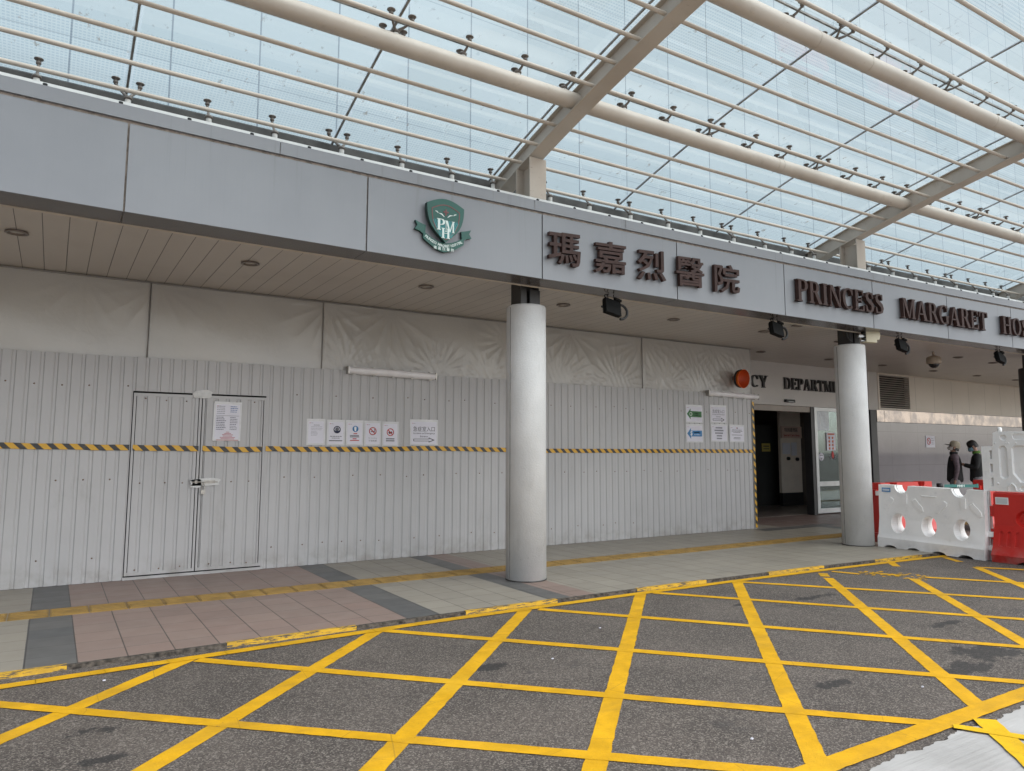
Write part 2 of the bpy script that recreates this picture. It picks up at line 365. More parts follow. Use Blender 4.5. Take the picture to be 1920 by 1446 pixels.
simple('black_plastic', (.009, .009, .010), .5, .2, 10); simple('black_metal', (.006, .006, .006), .75, .2, 8, spec=.15)
simple('cream_plastic', (.62, .57, .42), .45, .05); simple('dome_beige', (.36, .30, .23), .45, .06); simple('dome_dark', (.02, .02, .022), .08, .1)
simple('lamp_ring', (.20, .17, .15), .3, .08, metal=.4); simple('lamp_glass', (.75, .72, .66), .25, .02)
# ---- barriers and people
def plastic(name, col, rough=.35):
    g = NT(name)
    c = g.mix(g.smooth(g.noise(2.5, 5), .3, .7), mul(col, .93), mul(col, 1.04))
    sc = g.math('MULTIPLY', g.smooth(g.noise(9, 6, rough=.7), .54, .72), .32)
    c = g.mix(sc, c, mul(col, .62))
    grime = g.math('MULTIPLY', g.smooth(g.sep.outputs[2], .28, .0), g.math('MULTIPLY', g.smooth(g.noise(5, 5), .35, .7), .4))
    c = g.mix(grime, c, (.30, .28, .25))
    MATS[name] = g.done(g.bsdf(Base_Color=c, Roughness=rough, Normal=g.bump(g.noise(12, 3), .08, .01)))
plastic('white_plastic', (.86, .84, .82)); plastic('grey_plastic', (.84, .83, .82), .5); plastic('red_plastic', (.52, .022, .016), .34)
simple('sticker_silver', (.55, .58, .59), .3, .05); simple('galvanised', (.55, .56, .57), .3, .1, 20, metal=.7)
simple('skin', (.36, .205, .145), .5, .08, 8); simple('hair_black', (.012, .010, .009), .5, .3, 30); simple('cap_beige', (.42, .37, .28), .8, .1, 10); simple('cap_dark', (.03, .026, .024), .7, .1)
simple('vest_black', (.014, .013, .014), .75, .2, 8, .3, 30); simple('shirt_mauve', (.135, .10, .115), .8, .25, 20, .4, 25); simple('jacket_grey', (.022, .023, .024), .8, .15, 8, .4, 20)
simple('trousers_grey', (.26, .25, .26), .8, .1, 6, .3, 15); simple('mask_white', (.58, .54, .50), .7, .05); simple('mask_blue', (.22, .40, .50), .7, .05); simple('collar_green', (.09, .20, .03), .7, .1)
simple('shoe_black', (.015, .015, .016), .5, .1); simple('belt_green', (.014, .13, .115), .6, .08); simple('phone_black', (.01, .01, .012), .15, .1)

# ------------------------------------------------------------------ mesh helpers
class MB:
    def __init__(s): s.v = []; s.f = []; s.m = []; s.sm = []
    def add(s, vs, fs, mi=0, smooth=False):
        o = len(s.v); s.v += [Vector(p) for p in vs]
        for f in fs: s.f.append([i + o for i in f]); s.m.append(mi); s.sm.append(smooth)
        return s
    def box(s, a, b, mi=0):
        x0, y0, z0 = a; x1, y1, z1 = b
        return s.add([(x0, y0, z0), (x1, y0, z0), (x1, y1, z0), (x0, y1, z0), (x0, y0, z1), (x1, y0, z1), (x1, y1, z1), (x0, y1, z1)],
                     [(0, 3, 2, 1), (4, 5, 6, 7), (0, 1, 5, 4), (1, 2, 6, 5), (2, 3, 7, 6), (3, 0, 4, 7)], mi)
    def obox(s, c, U, V, W, mi=0):      # centre and three half-vectors
        c, U, V, W = map(Vector, (c, U, V, W)); p = []
        for k in (-1, 1):
            for a, b in ((-1, -1), (1, -1), (1, 1), (-1, 1)): p.append(c + U * a + V * b + W * k)
        return s.add(p, [(0, 3, 2, 1), (4, 5, 6, 7), (0, 1, 5, 4), (1, 2, 6, 5), (2, 3, 7, 6), (3, 0, 4, 7)], mi)
    def tube(s, pts, r, n=10, mi=0, caps=True):
        pts = [Vector(p) for p in pts]; N = len(pts); rs = r if isinstance(r, (list, tuple)) else [r] * N
        vs = []; prev = None
        for i, p in enumerate(pts):
            t = (pts[min(i + 1, N - 1)] - pts[max(i - 1, 0)]).normalized()
            if prev is None: a = t.orthogonal().normalized()
            else: a = (prev - t * prev.dot(t)).normalized()
            prev = a; b = t.cross(a)
            for k in range(n): q = 2 * pi * k / n; vs.append(p + (a * cos(q) + b * sin(q)) * rs[i])
        fs = [(i * n + k, i * n + (k + 1) % n, (i + 1) * n + (k + 1) % n, (i + 1) * n + k) for i in range(N - 1) for k in range(n)]
        s.add(vs, fs, mi, True)
        if caps: s.add(vs[:n], [tuple(range(n))[::-1]], mi); s.add(vs[-n:], [tuple(range(n))], mi)
        return s
    def lathe(s, prof, org, axis=(0, 0, 1), n=20, mi=0):
        org = Vector(org); ax = Vector(axis).normalized(); a = ax.orthogonal().normalized(); b = ax.cross(a); vs = []
        for r, h in prof:
            for k in range(n): q = 2 * pi * k / n; vs.append(org + ax * h + (a * cos(q) + b * sin(q)) * r)
        N = len(prof)
        return s.add(vs, [(i * n + k, i * n + (k + 1) % n, (i + 1) * n + (k + 1) % n, (i + 1) * n + k) for i in range(N - 1) for k in range(n)], mi, True)
    def prism(s, poly, O, U, V, D, mi=0, side=None):    # polygon (u,v) at O + D, extruded back to O
        O, U, V, D = map(Vector, (O, U, V, D)); n = len(poly)
        front = [O + U * p[0] + V * p[1] + D for p in poly]; back = [q - D for q in front]
        s.add(front, [tuple(range(n))], mi); s.add(back, [tuple(range(n))[::-1]], mi if side is None else side)
        s.add(back + front, [(i, (i + 1) % n, n + (i + 1) % n, n + i) for i in range(n)], mi if side is None else side)
        return s
    def quad(s, a, b, c, d, mi=0): return s.add([a, b, c, d], [(0, 1, 2, 3)], mi)
    def build(s, name, mats, parent=None, loc=None, label=None):
        me = bpy.data.meshes.new(name)
        if loc is None:
            if parent: loc = Vector((0, 0, 0)); base = parent_world(parent)
            else:
                xs = [p.x for p in s.v]; ys = [p.y for p in s.v]; zs = [p.z for p in s.v]
                loc = Vector(((min(xs) + max(xs)) / 2, (min(ys) + max(ys)) / 2, min(zs))); base = loc
        else: loc = Vector(loc); base = loc
        me.from_pydata([p - base for p in s.v], [], s.f)
        for mt in (mats if isinstance(mats, (list, tuple)) else [mats]): me.materials.append(MATS[mt] if isinstance(mt, str) else mt)
        me.polygons.foreach_set('material_index', s.m); me.polygons.foreach_set('use_smooth', s.sm)
        bm = bmesh.new(); bm.from_mesh(me); bmesh.ops.recalc_face_normals(bm, faces=bm.faces); bm.to_mesh(me); bm.free()
        me.update()
        o = bpy.data.objects.new(name, me); COL.objects.link(o); o.location = loc
        if parent: o.parent = parent
        if label: o['label'] = label
        return o
def parent_world(o):
    p = Vector(o.location)
    while o.parent: o = o.parent; p += Vector(o.location)
    return p
def thing(name, label, cat, loc=(0, 0, 0), group=None):
    o = bpy.data.objects.new(name, None); COL.objects.link(o); o.location = loc; o.empty_display_size = .2
    return tag(o, label, cat, group)
def tag(o, label, cat, group=None, kind=None):
    o['label'] = label; o['category'] = cat
    if group: o['group'] = group
    if kind: o['kind'] = kind
    return o
def struct(o): o['kind'] = 'structure'; return o
def dup(root, loc, label=None):
    c = root.copy(); COL.objects.link(c); c.location = loc
    if label: c['label'] = label
    for ch in list(root.children):
        d = ch.copy(); COL.objects.link(d); d.parent = c
        for gch in list(ch.children):
            e = gch.copy(); COL.objects.link(e); e.parent = d
    return c
def curve_mesh(polys, depth):      # polygons with holes (even-odd) -> verts, faces; extruded 0..depth
    cu = bpy.data.curves.new('tmp', 'CURVE'); cu.dimensions = '2D'; cu.fill_mode = 'BOTH'; cu.extrude = depth / 2
    for poly in polys:
        sp = cu.splines.new('POLY'); sp.points.add(len(poly) - 1); sp.use_cyclic_u = True
        for q, p in zip(sp.points, poly): q.co = (p[0], p[1], 0, 1)
    return _curve_out(cu, depth)
def _curve_out(cu, depth):
    ob = bpy.data.objects.new('tmp', cu); COL.objects.link(ob); bpy.context.view_layer.update()
    me = bpy.data.meshes.new_from_object(ob.evaluated_get(bpy.context.evaluated_depsgraph_get()))
    vs = [Vector((v.co.x, v.co.y, v.co.z + depth / 2)) for v in me.vertices]; fs = [tuple(p.vertices) for p in me.polygons]
    bpy.data.objects.remove(ob); bpy.data.curves.remove(cu); bpy.data.meshes.remove(me)
    return vs, fs
def text_mesh(body, size, depth, offset=0, align='CENTER', xs=1.0, res=3, space=1.0):
    cu = bpy.data.curves.new('tmp', 'FONT'); cu.body = body; cu.size = size; cu.extrude = depth / 2; cu.offset = offset
    cu.align_x = align; cu.align_y = 'CENTER'; cu.resolution_u = res; cu.space_character = space
    vs, fs = _curve_out(cu, depth)
    return [Vector((v.x * xs, v.y, v.z)) for v in vs], fs
def place(mb, vf, O, U, V, N, mi=0):
    O, U, V, N = map(Vector, (O, U, V, N)); mb.add([O + U * v.x + V * v.y + N * v.z for v in vf[0]], vf[1], mi)
def fit_text(mb, body, cx, cz, w, h, O_fn, U, N, depth, mi=0, offset=0, res=3):     # fits a string into a w x h box
    vf = text_mesh(body, 1.0, 1.0, offset, res=res)
    x0 = min(v.x for v in vf[0]); x1 = max(v.x for v in vf[0]); y0 = min(v.y for v in vf[0]); y1 = max(v.y for v in vf[0])
    vs = [Vector(((v.x - (x0 + x1) / 2) * w / (x1 - x0), (v.y - (y0 + y1) / 2) * h / (y1 - y0), v.z * depth)) for v in vf[0]]
    place(mb, (vs, vf[1]), O_fn(cx, cz), U, (0, 0, 1), N, mi)

# ---- a bold roman capital alphabet drawn from strokes (height 1)
TH, TN, SR = .17, .065, .045       # thick stem, thin stroke, serif thickness
def _stem(x, w=TH, y0=0, y1=1, top=True, bot=True, ov=.075):
    out = [[(x, y0), (x + w, y0), (x + w, y1), (x, y1)]]
    if bot: out.append([(x - ov, y0), (x + w + ov, y0), (x + w + ov, y0 + SR * .7), (x + w, y0 + SR * 1.8), (x, y0 + SR * 1.8), (x - ov, y0 + SR * .7)])
    if top: out.append([(x - ov, y1), (x + w + ov, y1), (x + w + ov, y1 - SR * .7), (x + w, y1 - SR * 1.8), (x, y1 - SR * 1.8), (x - ov, y1 - SR * .7)])
    return out
def _path(pts, ws):
    L, R = [], []; n = len(pts)
    for i, (p, w) in enumerate(zip(pts, ws)):
        a = pts[max(i - 1, 0)]; b = pts[min(i + 1, n - 1)]; dx, dy = b[0] - a[0], b[1] - a[1]; l = sqrt(dx * dx + dy * dy) or 1
        nx, ny = -dy / l * w / 2, dx / l * w / 2; L.append((p[0] + nx, p[1] + ny)); R.append((p[0] - nx, p[1] - ny))
    return [L + R[::-1]]
def _arc(cx, cy, rx, ry, a0, a1, n=18, thick=TH, thin=TN):
    pts, ws = [], []
    for i in range(n + 1):
        a = radians(a0 + (a1 - a0) * i / n); pts.append((cx + rx * cos(a), cy + ry * sin(a))); ws.append(thin + (thick - thin) * abs(cos(a)) ** 1.5)
    return _path(pts, ws)
def glyph(ch):
    if ch == 'I': return _stem(.08), .36
    if ch == 'P': return _stem(.08) + [[(.2, 1), (.36, 1), (.36, 1 - TN), (.2, 1 - TN)], [(.2, .47), (.36, .47), (.36, .47 + TN), (.2, .47 + TN)]] + _arc(.34, .735, .20, .228, 90, -90), .66
    if ch == 'R': return _stem(.08) + [[(.2, 1), (.36, 1), (.36, 1 - TN), (.2, 1 - TN)], [(.2, .49), (.36, .49), (.36, .49 + TN), (.2, .49 + TN)]] + _arc(.34, .745, .18, .218, 90, -90) + [[(.30, .5), (.48, .53), (.74, .05), (.78, 0), (.56, 0)]], .78
    if ch == 'N': return _stem(.08, TN, ov=.06) + [[(.03, 1), (.24, 1), (.72, 0), (.60, 0)]] + _stem(.64, TN, bot=False, ov=.08), .80
    if ch == 'C': return _arc(.42, .5, .31, .47, 48, 312, 26) + [[(.60, .98), (.68, .98), (.68, .66), (.62, .66), (.60, .80)]], .74
    if ch == 'G': return _arc(.42, .5, .31, .47, 48, 318, 26) + [[(.60, .98), (.68, .98), (.68, .66), (.62, .66), (.60, .80)]] + _stem(.54, .17, 0.05, .44, True, False, .07), .80
    if ch == 'O': return _arc(.42, .5, .31, .465, 0, 360, 36), .84
    if ch == 'D': return _stem(.08) + [[(.2, 1), (.38, 1), (.38, 1 - TN), (.2, 1 - TN)], [(.2, 0), (.38, 0), (.38, TN), (.2, TN)]] + _arc(.36, .5, .32, .4625, 90, -90), .80
    if ch == 'E': return _stem(.08) + [[(.2, 1), (.60, 1), (.60, .76), (.55, .76), (.50, 1 - TN), (.2, 1 - TN)], [(.2, 0), (.64, 0), (.64, .27), (.58, .27), (.52, TN), (.2, TN)], [(.2, .47), (.42, .47), (.42, .40), (.47, .40), (.47, .65), (.42, .65), (.42, .55), (.2, .55)]], .68
    if ch == 'L': return _stem(.08) + [[(.2, 0), (.60, 0), (.60, .30), (.54, .30), (.48, TN), (.2, TN)]], .64
    if ch == 'S':
        pts = [(.50, .80), (.44, .92), (.31, .96), (.17, .90), (.12, .76), (.17, .63), (.31, .53), (.46, .43), (.52, .28), (.47, .11), (.32, .035), (.17, .07), (.09, .20)]
        ws = [.09, .08, .075, .13, .17, .20, .21, .20, .18, .13, .075, .08, .09]
        return _path(pts, ws) + [[(.47, .97), (.54, .97), (.54, .68), (.49, .68), (.46, .80)], [(.05, .03), (.12, .03), (.13, .20), (.10, .33), (.05, .33)]], .62
    if ch == 'M': return _stem(.08, TN, ov=.06) + [[(.03, 1), (.26, 1), (.52, .03), (.44, .03)], [(.44, .03), (.52, .03), (.80, 1), (.73, 1)]] + _stem(.72, TH, ov=.06), 1.0
    if ch == 'A': return [[(.33, 1), (.42, 1), (.12, 0), (.05, 0)], [(.33, 1), (.47, 1), (.80, 0), (.58, 0)], [(.18, .30), (.58, .30), (.58, .30 + TN), (.18, .30 + TN)], [(0, 0), (.22, 0), (.22, SR), (0, SR)], [(.50, 0), (.86, 0), (.86, SR), (.50, SR)]], .84
    if ch == 'T': return _stem(.27, top=False) + [[(.02, 1), (.71, 1), (.73, .72), (.68, .72), (.62, 1 - TN), (.11, 1 - TN), (.05, .72), (0, .72)]], .74
    if ch == 'H': return _stem(.08) + _stem(.55) + [[(.2, .47), (.6, .47), (.6, .47 + TN), (.2, .47 + TN)]], .84
    if ch == 'Y': return _stem(.31, y1=.48, top=False) + [[(.04, 1), (.25, 1), (.50, .44), (.33, .40)], [(.62, 1), (.70, 1), (.50, .44), (.42, .48)], [(-.02, 1), (.32, 1), (.32, 1 - SR), (-.02, 1 - SR)], [(.54, 1), (.78, 1), (.78, 1 - SR), (.54, 1 - SR)]], .76
    return [], .4
def word_width(w, gap=.06): return sum(glyph(c)[1] + gap for c in w) - gap
def letter(mb, ch, O, U, V, N, depth, mi=0, step=.0014):
    for i, poly in enumerate(glyph(ch)[0]):
        area = sum(poly[k][0] * poly[(k + 1) % len(poly)][1] - poly[(k + 1) % len(poly)][0] * poly[k][1] for k in range(len(poly)))
        if area < 0: poly = poly[::-1]
        mb.prism(poly, O, U, V, Vector(N) * (depth + i * step), mi)
# ------------------------------------------------------------------ ground, pavement, markings
ZR = -.03                                      # road level; the pavement top is z = 0
def kY(x):                                     # kerb line, gently concave
    d = x - 4.8; k = -.0055 if d > 0 else -.0022
    if d > 9: return 6.13 - .0055 * 81 - .099 * (d - 9)
    if d < -9: return 6.13 - .0022 * 81
    return 6.13 + k * d * d
def fY(x):                                     # face of the fascia
    d = min(max(x, -9), 21) - 4.8
    return 6.64 + (-.0022 if d > 0 else -.0045) * d * d
WY = 10.8                                      # the building's own front wall
mb = MB(); mb.quad((-400, -400, ZR), (400, -400, ZR), (400, 400, ZR), (-400, 400, ZR))
struct(mb.build('road', 'asphalt', loc=(0, 0, ZR)))
# concrete lane, broken edge against the asphalt
mb = MB(); xs = [i * .02 for i in range(-600, 1200)]; top = []
for x in xs:
    j = (sin(x * 9.1) + sin(x * 23.7 + 1) * .7 + sin(x * 51 + 2) * .5) * .010
    y = 2.215 + j + random.uniform(-.006, .006)
    if x < 3.75: y -= (3.75 - x) * .05 if x > 3.2 else .028
    top.append((x, y))
zc = ZR + .004
for a, b in zip(top[:-1], top[1:]): mb.quad((a[0], -16, zc), (b[0], -16, zc), (b[0], b[1], zc), (a[0], a[1], zc))  # widened behind the camera, out of view, to bounce light forward
struct(mb.build('concrete_lane', 'concrete', loc=(9, -1, zc)))
# pavement slab with its kerb
mb = MB(); xs = [i * .5 for i in range(-60, 90)]
for a, b in zip(xs[:-1], xs[1:]): mb.quad((a, kY(a) + .04, 0), (b, kY(b) + .04, 0), (b, WY + .4, 0), (a, WY + .4, 0))
struct(mb.build('pavement', 'paving_tile', loc=(5, 8.5, 0)))
segs = [(-.9, -.2), (.18, 1.24), (2.3, 3.36), (4.41, 5.46), (6.55, 7.42), (8.51, 9.45), (10.52, 11.6)]   # bare stones between the yellow ones
mb = MB(); x = -30.0
def kerbpiece(a, b, mi, zt):
    n = max(1, int((b - a) / .12))
    for i in range(n):
        p = a + (b - a) * i / n; q = a + (b - a) * (i + 1) / n
        jp, jq = (random.uniform(-.006, .006), random.uniform(-.006, .006))
        mb.add([(p, kY(p) - .008 + jp, ZR - .05), (q, kY(q) - .008 + jq, ZR - .05), (q, kY(q) - .002 + jq * .6, zt), (p, kY(p) - .002 + jp * .6, zt), (p, kY(p) + .04, zt), (q, kY(q) + .04, zt)], [(0, 1, 2, 3), (3, 2, 5, 4)], mi)
edges = [-30.0]
bare = lambda x: (x % 2.11 + .0) < 1.06
yy = -.93
cur = -30.0
while cur < 44:
    k = math.floor((cur - .18 + 1e-6) / 2.11)
    s0 = .18 + 2.11 * k; mid = s0 + 1.06; end = s0 + 2.11
    if cur < mid - 1e-6: kerbpiece(max(cur, s0), mid, 0, .001); cur = mid
    else: kerbpiece(cur, end, 1, .006); cur = end
struct(mb.build('kerb', ['kerb_stone', 'kerb_yellow'], loc=(5, 6.1, 0)))
# raised yellow guiding strip for the blind
mb = MB(); L = .3165; x = -.245 - 60 * L
def tY(x): return 8.05 + (.0 if x < 12 else 0)
while x < 24:
    mb.box((x + .004, tY(x) - .17, -.01), (x + L - .004, tY(x) + .17, .006))
    for k in range(5):
        yb = tY(x) - .135 + k * .0675
        mb.box((x + .02, yb - .014, .005), (x + L - .02, yb + .014, .011))
    x += L
struct(mb.build('tactile_path', 'tactile', loc=(5, 8.05, 0)))
# yellow box markings: (two points in the photograph, width)
zm = ZR + .003
mk = [MB(), MB()]
def wob(i, s): return (sin(i * 1.7 + s) + sin(i * 4.3 + 2 * s) * .6) * .0011 + random.uniform(-.0022, .0022)
def line(p, q, w, mi=0, z=zm, target=0):
    p = Vector((p[0], p[1], 0)); q = Vector((q[0], q[1], 0)); d = q - p; n = max(2, int(d.length / .05)); t = d.normalized(); nr = Vector((-t.y, t.x, 0)); s = random.uniform(0, 9)
    ed = [(p + d * (i / n) + nr * (w / 2 + wob(i, s)), p + d * (i / n) - nr * (w / 2 + wob(i + 40, s))) for i in range(n + 1)]
    m = mk[target]
    vs = [Vector((v.x, v.y, z)) for e in ed for v in e]
    m.add(vs, [(2 * i, 2 * i + 1, 2 * i + 3, 2 * i + 2) for i in range(n)], mi)
def g2(x, y): p = onZ(x, y, ZR); return (p.x, p.y)
def yat(c, y): return (y - c, y)
TOPB = lambda x: kY(x) - .09 - .12 * min(1, max(0, (3 - x) / 3.2))
def hit(c):                                   # where a diagonal y = x + c meets the top border
    x = 1.0
    for _ in range(40): x = TOPB(x) - c
    return (x, x + c)
BOT = 2.37
for c in (4.98, 3.56, 2.07, .605, -.895):
    h = hit(c) if False else (lambda c: next(((x / 100, x / 100 + c) for x in range(-800, 2600) if x / 100 + c >= TOPB(x / 100)), (0, 0)))(c)
    b = max(BOT, -3.0 + c)
    line((BOT - c, BOT), h, .118)
zA = zm
line((BOT - -2.44, BOT), (8.02, 5.58), .115)
line((8.08, 5.66), (8.27, 5.83), .11)
line((BOT - -3.75, BOT), (8.86, 5.02), .112)
line((9.9, 5.92 - .0), (9.6, 5.65), .10)
line((BOT + 5.3, BOT), (10.44, 5.06), .11)
line((11.0, 5.75), (10.75, 5.42), .10)
zb = zm + .0015
def bl(p, q, w=.098, z=zb): line(p, q, w, 0, z)
for a, b in (((0, 1322), (1440, 1446)), ((370, 1238), (1480, 1334)), ((720, 1183), (1920, 1280)), ((1010, 1143), (1920, 1214)), ((1225, 1112), (1920, 1162)), ((1390, 1092), (1920, 1124)), ((1735, 1083), (1920, 1094)), ((1830, 1064), (1920, 1069))):
    p, q = Vector((*g2(*a), 0)), Vector((*g2(*b), 0)); d = (q - p)
    k = (BOT - p.y) / d.y
    p2 = p - d * (.0 if a[0] else .6)
    bl(p2, p + d * k)
p, q = Vector((*g2(370, 1238), 0)), Vector((*g2(1860, 1378), 0))
bl(g2(1560, 1072), g2(1612, 1077), .09); bl(g2(1630, 1075), g2(1700, 1079), .05); bl(g2(1652, 1077), g2(1690, 1080), .06, zb + .001)
for i in range(60):                            # crumbs of worn paint
    u = random.random(); a = g2(1600 + 140 * u, 1072 + 12 * u + random.uniform(-5, 5)); r = random.uniform(.012, .05)
    mk[0].add([(a[0] + r * cos(t) * random.uniform(.5, 1.2), a[1] + r * .5 * sin(t) * random.uniform(.5, 1.2), zb) for t in (0, 1.1, 2.2, 3.3, 4.4, 5.5)], [(0, 1, 2, 3, 4, 5)])
xs = [i * .4 for i in range(-30, 75)]
for a, b in zip(xs[:-1], xs[1:]):
    if b < 11.3 or a > 13: line((a, TOPB(a)), (b + .004, TOPB(b)), .105, 0, zm + .003)
line((-9, BOT), (14, BOT - .06), .125, 0, zm + .0045)
struct(mk[0].build('road_markings', 'yellow_paint', loc=(5, 4, zm)))
# fresher paint on the concrete
line(g2(1845, 1352), g2(2010, 1500), .125, 0, ZR + .012, 1); line(g2(1788, 1366), g2(1990, 1398), .07, 0, ZR + .014, 1)
struct(mk[1].build('road_marking_line', 'yellow_fresh', loc=(4.6, 2.2, ZR + .03)))
# grit and litter on the road
mb = MB()
for px, py in ((195, 1278), (1036, 1237), (1125, 1179), (1410, 1388), (1730, 1290)):
    c = onZ(px, py, ZR); mb.obox((c.x, c.y, ZR + .008), (.008, .002, 0), (-.0015, .005, 0), (0, 0, .003))
o = mb.build('litter', 'paper', loc=(3, 4, ZR)); tag(o, 'tiny scraps of white litter scattered on the asphalt', 'litter', kind='stuff')

# ------------------------------------------------------------------ hospital building
B = thing('hospital_building', 'grey panelled hospital front with long curved fascia, slatted ceiling and dark glazed entrance', 'building', (5, 9, 0))
XJ = [4.575 + 2.095 * k for k in range(-9, 15)]
ZF0, ZF1, ZL1 = 3.42, 4.165, 4.315
def fx(x, off=0): return fY(x) - off
for a, b in zip(XJ[:-1], XJ[1:]):              # flat fascia panels with open joints
    mb = MB(); p, q = a + .008, b - .008
    mb.add([(p, fx(p), ZF0), (q, fx(q), ZF0), (q, fx(q), ZF1), (p, fx(p), ZF1), (p, fx(p) + .05, ZF0), (q, fx(q) + .05, ZF0), (q, fx(q) + .05, ZF1), (p, fx(p) + .05, ZF1)],
           [(0, 1, 2, 3), (7, 6, 5, 4), (0, 4, 5, 1), (3, 2, 6, 7), (1, 5, 6, 2), (0, 3, 7, 4)])
    mb.build('fascia_panel', 'fascia_panel', B)
def runx(prof, mat, name, x0=-14.3, x1=33.9, step=1.0475, cv=fY, mi=0, smooth=False):   # sweep a (dy, z) outline along the fascia line
    mb = MB(); n = int(round((x1 - x0) / step)); k = len(prof)
    vs = [(x0 + (x1 - x0) * i / n, cv(x0 + (x1 - x0) * i / n) + p[0], p[1]) for i in range(n + 1) for p in prof]
    mb.add(vs, [(i * k + j, (i + 1) * k + j, (i + 1) * k + (j + 1) % k, i * k + (j + 1) % k) for i in range(n) for j in range(k)], 0, smooth)
    return mb
runx([(.025, ZF0 + .004), (.06, ZF0 + .004), (.06, ZL1 - .01), (.025, ZL1 - .01)], 0, 0).build('fascia_joint_backing', 'groove_brown', B)
tops = [-14.3] + sorted([1.62 + 4.19 * k + d for k in range(-3, 6) for d in (0,)] + [4.47, 10.9, 17.2]) + [33.9]
for a, b in zip(tops[:-1], tops[1:]):
    if b - a < .05: continue
    runx([(-.004, ZF1 + .032), (.14, ZF1 + .032), (.14, ZL1), (-.004, ZL1)], 0, 0, a + .003, b - .003, (b - a - .006) / max(2, round((b - a) / .7))).build('fascia_coping', 'fascia_panel', B)
# dark polished underside of the edge beam, with joints
for a, b in zip(XJ[:-1], XJ[1:]):
    runx([(.002, ZF0 - .004), (.36, ZF0 - .004), (.36, ZF0 + .003), (.002, ZF0 + .003)], 0, 0, a + .003, b - .003, 1.0445).build('beam_underside', 'dark_bronze', B)
runx([(.362, ZF0 - .012), (.392, ZF0 - .012), (.392, 3.50), (.362, 3.50)], 0, 0).build('soffit_trim', 'trim_beige', B)
runx([(.06, 3.52), (4.2, 3.52), (4.2, 4.27), (.06, 4.27)], 0, 0).build('flat_roof', 'roof_grey', B)
mb = MB()
for a, b in zip(xs[:-1], xs[1:]):
    pass
xr = [-14.3 + i * 1.0475 for i in range(47)]
for a, b in zip(xr[:-1], xr[1:]): mb.add([(a, fY(a) + .38, 3.50), (b, fY(b) + .38, 3.50), (b, WY + .1, 3.50), (a, WY + .1, 3.50), (a, fY(a) + .38, 3.516), (b, fY(b) + .38, 3.516), (b, WY + .1, 3.516), (a, WY + .1, 3.516)], [(0, 3, 2, 1), (4, 5, 6, 7)])
mb.build('slatted_ceiling', 'soffit_plank', B)
# recessed downlights in a regular grid
def downlight(x, y):
    m = MB(); m.lathe([(.070, .0), (.094, -.003), (.098, -.016), (.074, -.020), (.070, 0)], (x, y, 3.4985), n=24)
    r = m.build('downlight', 'lamp_ring', B)
    m = MB(); m.lathe([(.0, -.004), (.04, -.004), (.045, -.002)], (x, y, 3.4985), n=20); m.build('diffuser', 'lamp_glass', r)
for k in range(-1, 8): downlight(1.70 + 2.09 * k, 8.02)
for x in (12.1, 14.35, 16.4, 18.6, 20.75, 22.9): downlight(x, 9.74)
downlight(10.02, 7.33); downlight(18.0, 8.09)
# round columns on steel stubs
for i, (x, y) in enumerate(((4.775, 7.275), (11.03, 7.105), (17.24, 7.02))):
    m = MB(); R = .238
    m.lathe([(0, 0), (R, 0), (R, 3.20), (R - .012, 3.22), (0, 3.22)], (x, y, 0), n=64)
    c = m.build('round_column', 'column_stucco' if i < 2 else 'jamb_dark', B, label=('white round column standing in front of the sheet metal hoarding', 'white round column beside the entrance with a cream horn on top', 'dark round column at the edge of the view')[i])
    m = MB(); d = Vector((-x * 1.0, -y, 0)).normalized(); t = Vector((-d.y, d.x, 0))
    q = Vector((x, y, 0)) + (d * .62 + t * -.785).normalized() * R     # vertical joint between the two shells
    if i < 2: m.box((q.x - .004, q.y - .004, .03), (q.x + .004, q.y + .004, 3.19)); m.build('seam', 'seal_dark', c)
    m = MB(); m.lathe([(R - .01, .0015), (R + .004, .0015), (R + .0025, .014), (R - .01, .014)], (x, y, 0), n=64); m.build('base_joint', 'upstand_dark', c)
    m = MB(); m.box((x - .15, y - .105, 3.221), (x - .135, y + .105, 3.497)); m.box((x + .10, y - .105, 3.221), (x + .115, y + .105, 3.497)); m.box((x - .135, y - .012, 3.221), (x + .10, y + .012, 3.497))
    m.box((x - .02, y - .112, 3.221), (x + .125, y - .106, 3.415)); m.box((x - .15, y - .116, 3.221), (x - .07, y - .107, 3.415))
    m.build('column_stub', 'jamb_dark', c)
# front wall: header over the entrance, cladding, louvre, steel band, granite
XD0, XD1 = 12.6, 17.72
mb = MB(); mb.box((11.2, WY, 2.53), (17.45, WY + .25, 3.4995)); mb.build('entrance_header', 'header_panel', B)
mb = MB(); mb.box((-14, WY + .02, 0), (12.95, WY + .25, 3.4995)); mb.build('front_wall', 'header_panel', B)
mb = MB(); mb.box((17.455, WY - .02, 2.53), (17.86, WY + .25, 3.4995)); mb.build('corner_panel', 'header_panel', B)
mb = MB(); mb.box((19.32, WY - .03, 2.54), (36, WY + .25, 3.4995)); mb.box((17.865, WY - .03, 3.45), (19.315, WY + .25, 3.4995)); mb.box((17.865, WY - .03, 2.54), (17.945, WY + .25, 3.449)); mb.box((17.947, WY - .03, 2.54), (19.315, WY + .25, 2.60)); mb.build('upper_wall', 'wall_panel', B)
mb = MB(); mb.box((17.86, WY - .045, 3.462), (30, WY - .032, 3.498)); mb.build('wall_trim', 'trim_beige', B)
mb = MB(); mb.box((17.95, WY + .10, 2.601), (19.31, WY + .2, 3.449)); lv = mb.build('louvre', 'near_black', B)
mb = MB()
